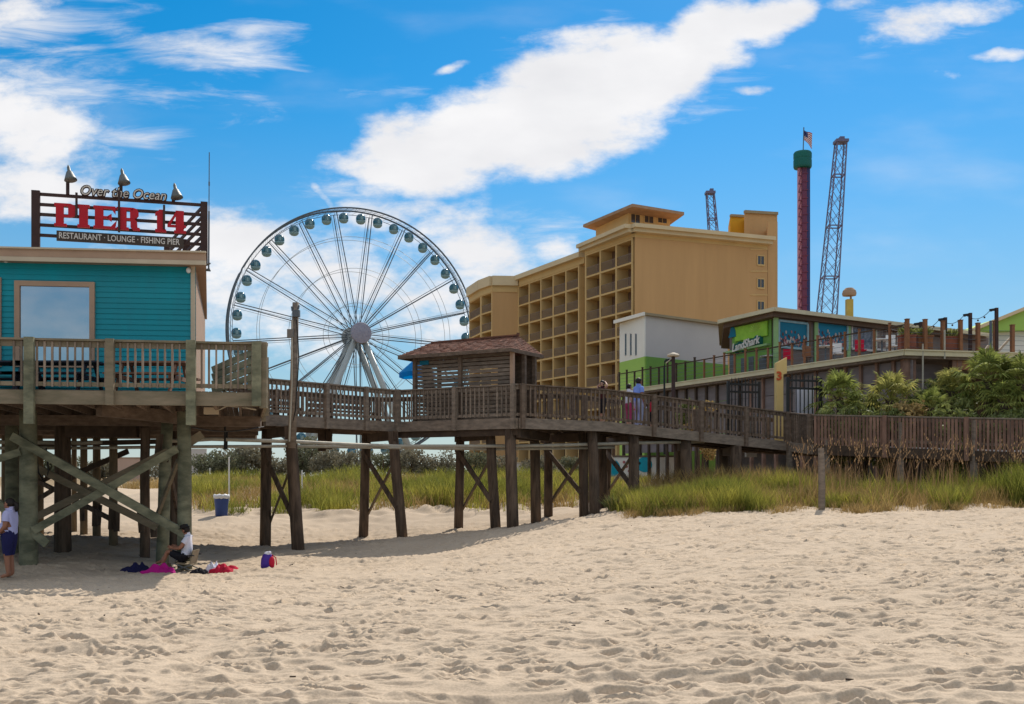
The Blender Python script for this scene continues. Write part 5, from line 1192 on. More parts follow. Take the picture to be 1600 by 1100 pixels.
def pink_roof(t, Y):
    a, b = P(178,690,Y), P(232,690,Y); mb = MB(); z = Z(690,Y); mb.prism([Vector((a.x-1,Y-.5,z)), Vector((b.x+1,Y-.5,z)), Vector((b.x-1,Y+3,z+1.2)), Vector((a.x+1,Y+3,z+1.2))], (0,0,.15)); mb.build("roof", M_['hotroof'], t)
slabwall("beach_house", "small pink beach house far behind the green restaurant piles", "house", 182, 228, 716, 752, 95, 'pinkwall', 'hotroof')
slabwall("beach_house", "grey hazy apartment block at the left end of the tree line", "apartment block", 296, 322, 702, 752, 180, 'plastergrey', 'plasterwhite')
def tree(px, top, Y, wpx, label, leaf='farleaf', group="trees beyond the dunes", n=3000, seed=0, low=.04, flat=.8):
    rng = np.random.default_rng(100+seed); g0 = EYE-.7; x = X(px, Y); H = Z(top, Y)-g0; W = wpx*Y/1600/2*1.35
    t = thing("tree", label, "tree", (x, Y, g0), group)
    mb = MB(); fork = H*.35
    mb.path([(x,Y,g0-.2),(x+.05*W,Y,g0+fork*.5),(x-.03*W,Y,g0+fork)], [.05*H,.04*H,.035*H], n=8)
    for k in range(5):
        th = k*1.26+seed; mb.path([(x-.03*W,Y,g0+fork), (x+.35*W*math.cos(th),Y+.35*W*math.sin(th),g0+H*.6), (x+.6*W*math.cos(th),Y+.6*W*math.sin(th),g0+H*.8)], [.03*H,.018*H,.006*H], n=6)
    mb.build("trunk", M_['bark'], t)
    # clumps
    nc = 26; ang = rng.random(nc)*2*math.pi; rr = np.sqrt(rng.random(nc))*.75; cz = low+ (1-low)*(.25+.7*rng.random(nc)*(1-.35*rr))
    C_ = np.stack([x+W*rr*np.cos(ang), Y+W*rr*np.sin(ang), g0+H*np.clip(cz, low, .93)], 1); cr = W*(.24+.20*rng.random(nc))
    V = []; F = []
    idx = rng.integers(0, nc, n); dirs = rng.normal(size=(n,3)); dirs /= np.linalg.norm(dirs, axis=1)[:,None]; rad_ = cr[idx]*(.55+.5*rng.random(n))
    pos = C_[idx]+dirs*rad_[:,None]*np.array([1,1,flat]); pos[:,2] = np.clip(pos[:,2], g0+H*.04, g0+H*1.02)
    s = (.03+.04*rng.random(n))*max(W, H*.5); a = rng.normal(size=(n,3)); a /= np.linalg.norm(a,axis=1)[:,None]; b = np.cross(a, rng.normal(size=(n,3))); b /= np.linalg.norm(b,axis=1)[:,None]
    Vt = np.stack([pos-a*s[:,None], pos+b*s[:,None]*.6, pos+a*s[:,None], pos-b*s[:,None]*.6], 1).reshape(-1,3)
    np_mesh("crown", Vt, np.arange(4*n).reshape(n,4), M_[leaf], t)
for i, a in enumerate(((338,702,105,64,"hazy oak left of the white marker pole, beyond the blue bin"),(384,698,108,80,"broad hazy oak directly above the blue bin"),(436,716,92,50,"low dark oak just left of the utility pole's pile"),(478,684,118,60,"pale thin tree seen left of the hanging stubs under the walkway"),
        (520,703,110,60,"oak beyond the grass just right of the hanging stubs"),(556,700,100,54,"olive tree beyond the grass left of the second crossed bent"),(600,703,96,50,"rounded tree behind the second crossed bent"),(646,700,88,56,"dense green tree right of the second crossed bent"),(690,704,88,54,"brownish tree left of the third crossed bent"),(742,703,84,52,"tree standing behind the third crossed bent"),
        (786,708,92,44,"small tree right of the lone thick pile"),(842,706,88,50,"tree behind the pale low wall left of the fourth crossed bent"),(886,708,86,44,"low tree behind the pale low wall between two bents"),(262,716,110,50,"hazy tree seen between the paired restaurant piles"),(160,718,115,50,"hazy tree behind the pink beach house piles"),(92,712,112,60,"hazy tree seen under the left of the restaurant deck"))):
    tree(a[0], a[1], a[2], a[3], a[4], 'farleaf' if i % 3 else 'farleaf2', seed=i)
# ---------------------------------------------------------------- people
def stand_pose():
    return dict(pelvis=(0,0,.53), spine=(.0,0,.61), chest=(.0,0,.73), neck=(-.01,0,.835), head0=(.0,0,.875), head1=(.008,0,.925), head2=(.0,0,.965),
        Lsh=(-.005,.098,.805), Lel=(-.03,.13,.64), Lwr=(.02,.14,.50), Lha=(.035,.138,.45), Rsh=(-.005,-.098,.805), Rel=(-.03,-.13,.64), Rwr=(.02,-.14,.50), Rha=(.035,-.138,.45),
        Lhip=(0,.052,.50), Lkn=(.012,.056,.285), Lan=(-.012,.056,.05), Lto=(.085,.066,.018), Rhip=(0,-.052,.50), Rkn=(.012,-.056,.285), Ran=(-.012,-.056,.05), Rto=(.085,-.066,.018))
RADII = dict(pelvis=.082, spine=.072, chest=.082, neck=.030, head0=.042, head1=.056, head2=.040, sh=.036, el=.026, wr=.017, ha=.021, hip=.058, kn=.036, an=.023, to=.019)
BONES = [('pelvis','spine'),('spine','chest'),('chest','neck'),('neck','head0'),('head0','head1'),('head1','head2')]
for s in 'LR': BONES += [('chest',s+'sh'),(s+'sh',s+'el'),(s+'el',s+'wr'),(s+'wr',s+'ha'),('pelvis',s+'hip'),(s+'hip',s+'kn'),(s+'kn',s+'an'),(s+'an',s+'to')]
def person(label, base, H, face, pose=None, skin='skin', shirt='tee', shorts='denim', sleeve=.6, leg=.6, girth=1.0, hair='hair', tail=False, group=None, belly=0, footwear=None, hat=None):
    """face: angle of the direction the person looks (world, radians); pose: joints as (forward, left, up) in body heights"""
    J = stand_pose(); J.update(pose or {}); base = Vector(base); f = Vector((math.cos(face), math.sin(face), 0)); l = Vector((-f.y, f.x, 0))
    W = {k: f*v[0]*H+l*v[1]*H+Vector((0,0,v[2]*H)) for k, v in J.items()}
    t = thing("person", label, "person", base, group)
    names = list(W); vs = [W[k] for k in names]; es = [(names.index(a), names.index(b)) for a, b in BONES]; rr = []
    for k in names: key = k if k in RADII else k[1:]; g = girth if key in ('pelvis','spine','chest','hip') else (1+(girth-1)*.5); rr.append(RADII[key]*H*g)
    for s in 'LR':                       # fingers and thumb, each its own chain rooted in the palm
        ha, wr = W[s+'ha'], W[s+'wr']; d = (ha-wr).normalized(); sd = d.cross(l if abs(d.dot(l)) < .8 else f).normalized()
        pal = d.cross(sd)
        for q in range(4):
            o = sd*(q-1.5)*.011*H; ln = (.040,.046,.043,.034)[q]*H
            i0 = len(vs); vs += [ha+d*.012*H+o, ha+d*(.012*H+ln*.55)+o+pal*.004*H, ha+d*(.012*H+ln*.9)+o+pal*.014*H]; rr += [.0052*H,.0048*H,.004*H]; es += [(names.index(s+'ha'), i0), (i0, i0+1), (i0+1, i0+2)]
        i0 = len(vs); vs += [ha-sd*.022*H-d*.004*H, ha-sd*.034*H+d*.018*H+pal*.008*H]; rr += [.0062*H,.0048*H]; es += [(names.index(s+'ha'), i0), (i0, i0+1)]
    me = bpy.data.meshes.new("body"); me.from_pydata(vs, es, []); ob = bpy.data.objects.new("body", me); COL.objects.link(ob)
    sk = ob.modifiers.new("skin", 'SKIN'); ob.modifiers.new("smooth", 'SUBSURF').levels = 2; ob.modifiers["smooth"].render_levels = 2
    sv = me.skin_vertices[0].data
    for i, r in enumerate(rr): sv[i].radius = (r, r); sv[i].use_root = (i == 0)
    dg = bpy.context.evaluated_depsgraph_get(); dg.update(); m2 = bpy.data.meshes.new_from_object(ob.evaluated_get(dg)); bpy.data.objects.remove(ob); bpy.data.meshes.remove(me)
    # nose, ears and brow on the same mesh
    hd, up = W['head1'], (W['head2']-W['head0']).normalized(); hf = (f-up*f.dot(up)).normalized(); hl = up.cross(hf)
    ex = MB(); r = .056*H
    ex.ball(hd+hf*r*.98-up*r*.12, (.012*H,.012*H,.018*H), 6, 5); ex.ball(hd+hl*r*.95-up*r*.1, (.012*H,.008*H,.018*H), 6, 5); ex.ball(hd-hl*r*.95-up*r*.1, (.012*H,.008*H,.018*H), 6, 5); ex.ball(hd+hf*r*.72-up*r*.75, (.022*H,.022*H,.014*H), 8, 5)
    if belly: ex.ball(W['spine']+f*.03*H, (.085*H*belly,.085*H*belly,.1*H), 14, 10)
    bm = bmesh.new(); bm.from_mesh(m2); new = [bm.verts.new(v) for v in ex.v]
    for fc in ex.f: bm.faces.new([new[i] for i in fc])
    bm.to_mesh(m2); bm.free(); m2.materials.clear(); m2.materials.append(M_[skin]); m2.polygons.foreach_set('use_smooth', [True]*len(m2.polygons)); m2.name = "body"
    body = bpy.data.objects.new("body", m2); COL.objects.link(body); body.parent = t
    # eyes and mouth
    for s in (-1, 1):
        mb = MB(); c = hd+hf*r*.86+hl*s*r*.36+up*r*.05; mb.ball(base+c, .0085*H, 6, 4); mb.build("eye", M_['blackcloth'], t)
    mb = MB(); mb.ball(base+hd+hf*r*.88-up*r*.5, (.006*H,.017*H,.005*H), 6, 4, Matrix.Rotation(face,3,'Z')); mb.build("mouth", M_['pinkcloth'], t)
    # garments: offset copies of the body faces nearest to chosen bones
    def seg(p, a, b): d = b-a; u = max(0, min(1, (p-a).dot(d)/d.length_squared)); return (p-a-d*u).length, u
    co = [v.co for v in m2.vertices]; nr = [v.normal.copy() for v in m2.vertices]; sel_sh, sel_lg = [], []
    for pl in m2.polygons:
        c = pl.center; best = min(((seg(c, W[a], W[b])[0]/max(.02*H, min(RADII.get(a, RADII.get(a[1:],.03)), .06)*H), (a, b), seg(c, W[a], W[b])[1]) for a, b in BONES), key=lambda q: q[0]); (a, b), u = best[1], best[2]
        if (a, b) in (('spine','chest'),) or (a, b) == ('chest','neck') and u < .8 or a == 'chest' or (a[1:] == 'sh' and u < sleeve) or (a, b) == ('pelvis','spine') and u > .25: sel_sh.append(pl)
        if a == 'pelvis' and (b != 'spine' or u < .55) or (a[1:] == 'hip' and (u < leg*1.7 if leg < .6 else True)) or (a[1:] == 'kn' and u < leg*2-1): sel_lg.append(pl)
    def garment(polys, off, name, m, fall=0):
        if not polys: return
        mp = {}; V = []; Fs = []
        for pl in polys:
            fs = []
            for i in pl.vertices:
                if i not in mp: mp[i] = len(V); V.append(co[i]+nr[i]*off)
                fs.append(mp[i])
            Fs.append(fs)
        g = bpy.data.meshes.new(name); g.from_pydata(V, [], Fs); g.materials.append(M_[m]); g.polygons.foreach_set('use_smooth', [True]*len(Fs)); o = bpy.data.objects.new(name, g); COL.objects.link(o); o.parent = t
        return o
    garment(sel_sh, .011*H, "shirt", shirt); garment(sel_lg, .010*H, "shorts", shorts)
    mb = MB(); b = base+hd-hf*.012*H+up*.008*H; q = Matrix((hf, hl, up)).transposed()
    mb.ball(b, (.060*H,.062*H,.066*H), 12, 8, q)
    # cut the front so that the face shows: push hair points in front of the face back
    for i, v in enumerate(mb.v):
        d = v-(base+hd); x, z = d.dot(hf), d.dot(up)
        if x > .015*H and z < .030*H: mb.v[i] = v-hf*(x-.012*H)
    if tail: mb.path([base+hd-hf*.05*H+up*.02*H, base+hd-hf*.095*H-up*.01*H, base+hd-hf*.10*H-up*.06*H, base+hd-hf*.085*H-up*.10*H], [.022*H,.030*H,.026*H,.01*H], n=8)
    mb.build("hair", M_[hair], t, smooth=True)
    if hat: mb = MB(); mb.lathe(base+hd+up*.030*H, [(.085*H,0),(.085*H,.008*H),(.062*H,.012*H),(.055*H,.045*H),(.02*H,.055*H)], 16, q); mb.build("cap", M_[hat], t)
    if footwear:
        for s in 'LR': mb = MB(); a, b = W[s+'an'], W[s+'to']; m = base+(a+b)/2; m.z = base.z+.02*H; mb.ball(m, (.075*H,.03*H,.024*H), 10, 6, Matrix.Rotation(face,3,'Z')); mb.build("shoe", M_[footwear], t, smooth=True)
    return t
gp = lambda px, Y: Vector((X(px, Y), Y, gz(X(px, Y), Y)))
b = gp(15, 21.9)
person("standing woman in lavender tee and navy shorts, dark ponytail, barefoot on shaded sand", b, 1.72, rad(180), pose=dict(Lsh=(.0,.098,.805), Lel=(-.005,.125,.65), Lwr=(.10,.10,.545), Lha=(.145,.08,.53), Rel=(.0,-.13,.645), Rwr=(.03,-.14,.50), Rha=(.045,-.138,.45), spine=(.012,0,.61), chest=(.0,0,.73), Lkn=(.01,.05,.285), Rkn=(.016,-.05,.285)), sleeve=.62, leg=.55, girth=1.22, tail=True, belly=.92)
# seated figure with legs drawn up in a low chair
b = gp(289, 24.2); b.z += .02
seat_pose = dict(pelvis=(0,0,.17), spine=(-.035,0,.25), chest=(-.055,0,.37), neck=(-.045,0,.465), head0=(-.02,0,.505), head1=(.0,0,.55), head2=(.005,0,.59),
    Lsh=(-.05,.095,.43), Lel=(.03,.14,.30), Lwr=(.13,.11,.30), Lha=(.175,.10,.315), Rsh=(-.05,-.095,.43), Rel=(.03,-.14,.30), Rwr=(.13,-.11,.30), Rha=(.175,-.10,.315),
    Lhip=(.03,.055,.155), Lkn=(.22,.07,.265), Lan=(.30,.07,.06), Lto=(.385,.075,.03), Rhip=(.03,-.055,.155), Rkn=(.25,-.065,.24), Ran=(.36,-.07,.10), Rto=(.44,-.075,.075))
person("seated person in white top and dark shorts, knees drawn up on a low chair", b, 1.68, rad(180), pose=seat_pose, shirt='whitecloth', shorts='blackcloth', sleeve=.45, leg=.45, hat='hair')
ch = thing("beach_chair", "low folding beach chair with black straps under the seated person", "chair", b)
mb = MB(); x, y, z = b; seatz = z+.17
mb.prism([Vector((x-.18,y-.27,z+.16)), Vector((x+.22,y-.27,z+.10)), Vector((x+.22,y+.27,z+.10)), Vector((x-.18,y+.27,z+.16))], (0,0,.03)); mb.build("seat", M_['canvas'], ch)
mb = MB(); mb.prism([Vector((x+.17,y-.25,z+.10)), Vector((x+.25,y-.25,z+.46)), Vector((x+.25,y+.25,z+.46)), Vector((x+.17,y+.25,z+.10))], (.025,0,0)); mb.build("backrest", M_['canvas'], ch)
for s in (-.28,.28):
    mb = MB(); mb.tube((x-.2,y+s,z+.17), (x+.22,y+s,z), .014); mb.tube((x+.24,y+s,z+.12), (x-.15,y+s,z), .014); mb.build("leg", M_['galv'], ch)
    mb = MB(); mb.beam((x-.15,y+s,z+.34), (x+.3,y+s,z+.34), .05, .025); mb.tube((x-.12,y+s,z+.16), (x-.12,y+s,z+.34), .012); mb.build("armrest", M_['blackcloth'], ch)
def cloth_heap(px, Y, w, d, h, label, name, m, cat, seed, group=None):
    c = gp(px, Y); rng = np.random.default_rng(seed); n, k = 44, 32; V = []
    for i in range(n):
        for j in range(k):
            u, v = i/(n-1)*2-1, j/(k-1)*2-1; r = math.sqrt(u*u+v*v); a = math.atan2(v, u); ed = 1+.22*math.sin(3*a+seed)+.12*math.sin(7*a+seed*2); mx_ = max(abs(u), abs(v))
            x, y = c.x+u*w/2*ed, c.y+v*d/2*ed
            zz = h*max(0, 1-mx_**2.5)*(.55+.45*math.sin(u*6+seed)*math.cos(v*5+seed*.7))+.02*(1-mx_)+(vnoise(np.array([u*5+seed*7.3]), np.array([v*4+seed]), seed)[0]-.45)*h*.7*(1-mx_**3)
            V.append((x, y, gz(x, y)+zz+.012-(.06 if mx_ > .98 else 0)))
    F = [[i*k+j, (i+1)*k+j, (i+1)*k+j+1, i*k+j+1] for i in range(n-1) for j in range(k-1)]
    o = np_mesh(name, V, F, M_[m], loc=c, smooth=True); set_tags(o, label, cat, group); return o
G = "beach things lying on the sand"
cloth_heap(216, 24.0, .55, .5, .16, "dark navy towel heap at the left end of the row on the sand", "towel", 'navytowel', "towel", 2, G)
cloth_heap(252, 23.7, .62, .5, .17, "bright magenta towel heap left of the seated person", "towel", 'magenta', "towel", 3, G)
cloth_heap(311, 23.6, .30, .3, .07, "small black cloth heap just right of the beach chair", "towel", 'blackcloth', "towel", 4, G)
cloth_heap(350, 24.0, .55, .45, .13, "red towel heap between the chair and the purple bag", "towel", 'redtowel', "towel", 5, G)
cloth_heap(334, 24.4, .34, .3, .17, "crumpled white bag with red print beside the red towel", "beach_bag", 'whitecloth', "bag", 6, G)
cloth_heap(263, 24.3, .20, .2, .14, "pale carrier bag behind the magenta towel", "beach_bag", 'canvas', "bag", 9, G)
cloth_heap(456, 25.0, .16, .12, .04, "tiny dark sandal lump right of the purple bag", "sandal", 'blackcloth', "sandal", 7, G)
b = gp(418, 24.6); bag = thing("backpack", "purple upright bag with red side and white top standing on the sand", "bag", b)
mb = MB(); mb.lathe(b, [(.10,-.02),(.145,.02),(.15,.12),(.135,.24),(.10,.33),(.05,.37)], 14, Matrix.Diagonal((1.0,.75,1.0)))
for i, v in enumerate(mb.v): mb.v[i] = v+Vector((.018*math.sin(i*2.1+v.z*20), .014*math.cos(i*1.3), 0))
mb.build("bag_body", M_['purple'], bag, smooth=True)
mb = MB(); mb.ball(b+Vector((.0,0,.36)), (.085,.07,.05), 10, 7); mb.ball(b+Vector((.05,-.02,.385)), (.05,.05,.035), 8, 6); mb.build("bag_top", M_['whitecloth'], bag); mb = MB(); mb.ball(b+Vector((.11,-.03,.15)), (.07,.10,.15), 12, 8); mb.path([b+Vector((.10,0,.33)), b+Vector((.20,0,.26)), b+Vector((.22,0,.08))], .014, n=5); mb.build("bag_side", M_['redtowel'], bag)
# walkers on the ramp
def ramp_at(px, dpt):
    k = (px-800)/1600
    for i in range(2, 5):
        (a, za), (c, zc) = N_[i], N_[i+1]
        a2, c2 = a+Vector((-.47,.88,0))*dpt, c+Vector((-.47,.88,0))*dpt; s = (k*a2.y-a2.x)/((c2.x-a2.x)-k*(c2.y-a2.y))
        if -.02 <= s <= 1.02: return Vector((a2.x+(c2.x-a2.x)*s, a2.y+(c2.y-a2.y)*s, za+(zc-za)*s))
person("man on the ramp in a sky blue shirt and pale blue trousers, seen from behind", ramp_at(998, 1.3), 1.84, rad(35), shirt='shirtblue', shorts='paleblue', sleeve=.6, leg=.93, footwear='blackcloth', group="walkers on the ramp", pose=dict(Lel=(.03,.13,.66), Lwr=(.13,.11,.66), Lha=(.17,.10,.68)))
person("dark haired child in pink walking left of the man on the ramp", ramp_at(983, 1.3), 1.58, rad(25), shirt='whitecloth', shorts='pinkcloth', sleeve=.4, leg=.7, skin='skin2', group="walkers on the ramp")
person("small child in a red top walking right of the man on the ramp", ramp_at(1019, .9), 1.12, rad(20), shirt='redtowel', shorts='blackcloth', sleeve=.5, leg=.6, skin='skin2', footwear='blackcloth', group="walkers on the ramp")
M_['maroon'] = mat("maroon cotton", (.06,.012,.015), rough=.9)
person("person in dark maroon at the ramp rail with both elbows raised to the head", ramp_at(941, .8), 1.50, rad(210), shirt='maroon', shorts='blackcloth', sleeve=.2, leg=.6, skin='skin2', group="walkers on the ramp",
    pose=dict(Lel=(.0,.20,.86), Lwr=(-.03,.10,.93), Lha=(-.04,.075,.95), Rel=(.0,-.20,.86), Rwr=(-.03,-.10,.93), Rha=(-.04,-.075,.95)))

# ---------------------------------------------------------------- bin, marker poles
b = gp(346, 40); b.z -= .02; t = thing("trash_barrel", "blue plastic trash barrel with a white liner folded over its rim", "trash can", b)
mb = MB(); r = .27; mb.lathe(b, [(r*.8,0),(r*.86,.08),(r*.9,.35),(r*1.0,.62),(r*1.05,.80),(r*1.0,.84)], 24); mb.build("barrel", M_['binblue'], t, smooth=True)
mb = MB(); mb.lathe(b+Vector((0,0,.76)), [(r*1.1,-.02),(r*1.14,.03),(r*1.16,.09),(r*1.05,.13),(r*.9,.10)], 24)
for i, v in enumerate(mb.v): mb.v[i] = v+Vector((0,0,.025*math.sin(i*1.9)))
mb.build("liner", M_['binliner'], t, smooth=True)
for px, y0, y1, Y, lab in ((358,715,768,43,"slim white marker pole rising behind the blue trash barrel"),(472,736,757,47,"short white marker stake in the grass right of the utility pole's pile"),(328,732,748,60,"short pale marker post in the dry grass left of the barrel")):
    c = V2(px, Y); g = gz(c.x, c.y)-.3; mb = MB(); mb.tube((c.x,c.y,g), P(px,y0,Y), .035, .03, n=8); mb.ball(P(px,y0,Y), .034, 8, 5); mb.build("marker_pole", M_['white'], loc=(c.x,c.y,g), label=lab, cat="pole", group="marker poles on the beach")
mb = MB(); c = gp(1284, 29.2); mb.path([c-Vector((0,0,.4)), c+Vector((.0,0,.9)), c+Vector((-.02,0,1.75))], [.10,.095,.085], n=10); mb.build("old_post", M_['wood_grey'], loc=c, label="weathered round post standing alone in front of the walkway grass", cat="post", group="old posts in the dune grass")
mb = MB(); c = gp(1120, 30.5); mb.path([c-Vector((0,0,.3)), c+Vector((.02,0,.55))], [.07,.065], n=9); mb.build("old_post", M_['wood_dark'], loc=c, label="short dark stump of a post in the grass below the ramp", cat="post", group="old posts in the dune grass")

# ---------------------------------------------------------------- numbered post, gate, lamp, panel at the foot of the ramp
Yg = 39.6
b = P(1222, 700, Yg); z0 = EYE+1.0; t = thing("number_post", "sand yellow post with slanted top and orange red number 3", "sign post", (b.x,b.y,z0))
mb = MB(); q = [P(1213,700,Yg), P(1224,700,Yg), P(1224,585,Yg), P(1229.5,583,Yg), P(1229.5,558,Yg), P(1213,567,Yg)]; mb.prism(q, (0,.3,0)); mb.build("post", M_['postyellow'], t)
vs, fs = text_mesh("3", .46, .02, 0, 1, .015); mb = MB(); o = P(1217.5,588,Yg-.025); mb.add([o+Vector((v.x,-v.z,v.y)) for v in vs], fs); mb.build("numeral", M_['orangepaint'], t)
def gate(name, label, px0, px1, ytop, Y, nb, spikes=True, arch=0):
    a, c = P(px0, ytop, Y), P(px1, ytop, Y+.4); z0 = EYE+1.0; zt_ = a.z; t = thing(name, label, "gate", ((a.x+c.x)/2, Y, z0), "black iron gates at the ramp foot"); fm = MB()
    at = lambda f, z: Vector((a.x+(c.x-a.x)*f, a.y+(c.y-a.y)*f, z))
    for z in (zt_, zt_-.30, z0+.25): fm.beam(at(0,z), at(1,z), .05, .08)
    for f in (0, 1): fm.beam(at(f,z0), at(f,zt_+.12), .11, .11)
    fm.build("frame", M_['black'], t); mb = MB()
    for i in range(1, nb):
        f = i/nb; mb.tube(at(f,z0+.2), at(f,zt_+.18), .024, n=6); mb.tube(at(f,zt_+.18), at(f,zt_+.28), .02, .003, n=6)
    mb.build("pickets", M_['black'], t)
gate("iron_gate", "black spiked iron gate leaf right of the yellow number post", 1231, 1282, 594, 38.9, 8)
gate("iron_gate", "black spiked iron gate leaf left of the yellow number post", 1138, 1186, 600, 40.6, 9)
mb = MB(); a, c = P(1243, 640, 40.0), P(1271, 640, 40.2); mb.beam((a.x,a.y,EYE+2.25), (c.x,c.y,EYE+2.25), .05, 2.5); mb.build("white_board", M_['boardlav'], loc=(a.x,a.y,EYE+1.0), label="pale lavender board standing behind the right iron gate", cat="board") if 'boardlav' in M_ else None
M_['boardlav'] = mat("pale lavender board", (.68,.68,.80), (.58,.58,.72), scale=1.5, stretch=(3,3,.4), rough=.6)
mb = MB(); mb.beam((a.x,a.y,EYE+2.25), (c.x,c.y,EYE+2.25), .05, 2.5); mb.build("white_board", M_['boardlav'], loc=(a.x,a.y,EYE+1.0), label="pale lavender board standing behind the right iron gate", cat="board")
mb = MB(); p = P(1173, 700, 41.4); mb.box((p.x,p.y,EYE+1.6), (.42,.3,1.6)); mb.box((p.x,p.y,EYE+2.43), (.5,.38,.06)); mb.build("utility_cabinet", M_['greymetal'], loc=(p.x,p.y,EYE+.8), label="grey cabinet behind the left iron gate", cat="cabinet")
b = P(1052, 640, 41.5); t = thing("lamp_post", "brown lamp post with a flat head and side arm rising behind the ramp", "street lamp", (b.x,b.y,EYE+1.0))
mb = MB(); mb.tube((b.x,b.y,EYE+1.0), P(1052,557,41.5), .085, .075, n=10); mb.build("shaft", M_['signbrown'], t); mb = MB(); c = P(1052,556,41.5); mb.lathe(c, [(.24,-.03),(.26,.02),(.2,.08),(.06,.12)], 14); mb.tube(c-Vector((0,0,.05)), c+Vector((-.3,0,-.3)), .02); mb.build("lamp_head", M_['cream'], t)
b = P(1038, 615, 46); mb = MB(); mb.path([Vector((b.x,b.y,EYE+1)), P(1038,575,46), P(1039,564,46), P(1046,561,46)], .045, n=7); mb.box(P(1045,563,46), (.3,.16,.1)); mb.build("small_lamp_post", M_['black'], loc=(b.x,b.y,EYE+1), label="thin black hooked lamp post just left of the brown lamp post", cat="street lamp")

# ---------------------------------------------------------------- palms and shrubs between walkway and bar deck
def palm(px, py, Y, rad_, label, leaf='palmleaf', nf=34, seed=0, group="palms behind the walkway fence", trunk=True):
    """py = crown centre"""
    rng = random.Random(seed); c = P(px, py, Y); g = gz(c.x, c.y); t = thing("palm", label, "palm", (c.x,c.y,g), group)
    mb = MB(); pts = [Vector((c.x,c.y,g-.3)), Vector((c.x+.05,c.y,(g+c.z)/2)), c]; mb.path(pts, [.16,.15,.12], n=9)
    for k in range(26):
        z = g+(c.z-g)*k/26; a = k*2.4; d = Vector((math.cos(a), math.sin(a), 0)); mb.beam(Vector((c.x,c.y,z))+d*.12, Vector((c.x,c.y,z+.22))+d*.26, .09, .02, d)
    mb.build("trunk", M_['bark'], t)
    mb = MB(); st = MB()
    for k in range(nf):
        az = k*2.39996+rng.uniform(-.2,.2); el = rad(-58+140*((k+.5)/nf)**.9)+rng.uniform(-.12,.12); d = Vector((math.cos(az)*math.cos(el), math.sin(az)*math.cos(el), math.sin(el))); s = d.cross(Vector((0,0,1))).normalized(); up = s.cross(d)
        L_ = rad_*1.2*rng.uniform(.42,.62); h = c+d*L_; st.path([c, c+d*L_*.5+up*.03, h], [.022,.016,.012], n=4)
        nl = 15; R = rad_*1.2*rng.uniform(.42,.62); fold = rng.uniform(.25,.7)
        for i in range(nl):
            a = rad(-105+210*i/(nl-1)); ld = (d*math.cos(a)+s*math.sin(a)).normalized(); ll = R*(1-.25*abs(math.sin(a)))*rng.uniform(.9,1.08); side = ld.cross(up).normalized()*R*.055
            mid = h+ld*ll*.55+up*(.06-.05*fold)*R; tip = h+ld*ll-Vector((0,0,1))*R*(.12+.30*fold)+up*.02; lift = up*R*.03
            mb.add([h, mid-side, mid+lift, mid+side, tip], [[0,1,2],[0,2,3],[1,4,2],[2,4,3]])
    st.build("frond_stalks", M_['palmleaf2'], t); mb.build("fronds", M_[leaf], t)
palm(1312, 621, 39.2, 1.08, "round bright green palm right of the iron gate", seed=1, nf=30)
palm(1392, 626, 39.0, 1.10, "dry edged palm second right from the iron gate", 'palmleaf2', seed=2, nf=28)
palm(1487, 612, 40.0, .95, "yellow green palm left of the large dark palm", 'palmleaf2', seed=3, nf=30)
palm(1545, 596, 38.8, 1.30, "large dark glossy palm, tallest by the right edge", 'palmleaf', seed=4, nf=40)
palm(1597, 600, 38.0, 1.15, "palm cut by the right edge of the picture", 'palmleaf', seed=5, nf=36)
palm(1568, 628, 37.4, .85, "low palm in front of the two tall right palms", 'palmleaf', seed=6, nf=28)
palm(1455, 637, 38.4, .75, "low palm between the dry palm and the yellow green palm", 'palmleaf', seed=7, nf=26)
def shrub(px, top, bot, Y, wpx, label, n=520, leaf='shrub', seed=0, group="shrubs behind the walkway fence"):
    rng = np.random.default_rng(seed+50); x = X(px, Y); g = gz(x, Y); H = Z(top, Y)-g; W = wpx*Y/1600/2; t = thing("shrub", label, "shrub", (x,Y,g), group)
    mb = MB()
    for k in range(6): a = k*1.05; mb.path([(x,Y,g-.1), (x+W*.35*math.cos(a),Y+W*.3*math.sin(a),g+H*.5), (x+W*.6*math.cos(a),Y+W*.5*math.sin(a),g+H*.85)], [.03,.02,.008], n=5)
    mb.build("stems", M_['bark'], t)
    nc = 11; C_ = np.stack([x+W*(rng.random(nc)*2-1)*.7, Y+W*(rng.random(nc)*2-1)*.5, g+H*(.30+.62*np.sqrt(rng.random(nc)))], 1); cr = (.34+.26*rng.random(nc))*min(W, H*.5)
    n = int(n*1.8); i = rng.integers(0, nc, n); d = rng.normal(size=(n,3)); d /= np.linalg.norm(d,axis=1)[:,None]; pos = C_[i]+d*(cr[i]*(.5+.6*rng.random(n)))[:,None]
    s = (.07+.07*rng.random(n)); a = rng.normal(size=(n,3)); a /= np.linalg.norm(a,axis=1)[:,None]; b = np.cross(a, rng.normal(size=(n,3))); b /= np.linalg.norm(b,axis=1)[:,None]
    Vt = np.stack([pos-a*s[:,None], pos+b*s[:,None]*.45, pos+a*s[:,None], pos-b*s[:,None]*.45], 1).reshape(-1,3); np_mesh("foliage", Vt, np.arange(4*n).reshape(n,4), M_[leaf], t)
shrub(1350, 618, 650, 38.8, 60, "dark shrub between the round palm and the dry palm", seed=1)
shrub(1432, 602, 650, 40.6, 70, "grey green shrub in front of the deck corner column", seed=2, n=700)
shrub(1470, 585, 650, 41.0, 80, "tall shrub against the lattice skirting left of the large palm", seed=3, n=800)
shrub(1515, 622, 650, 38.3, 60, "broad low shrub left of the large dark palm", seed=4)
shrub(1095, 612, 640, 42.5, 46, "small yellowish shrub seen over the ramp rail below the skirting", leaf='grassdry', seed=5)
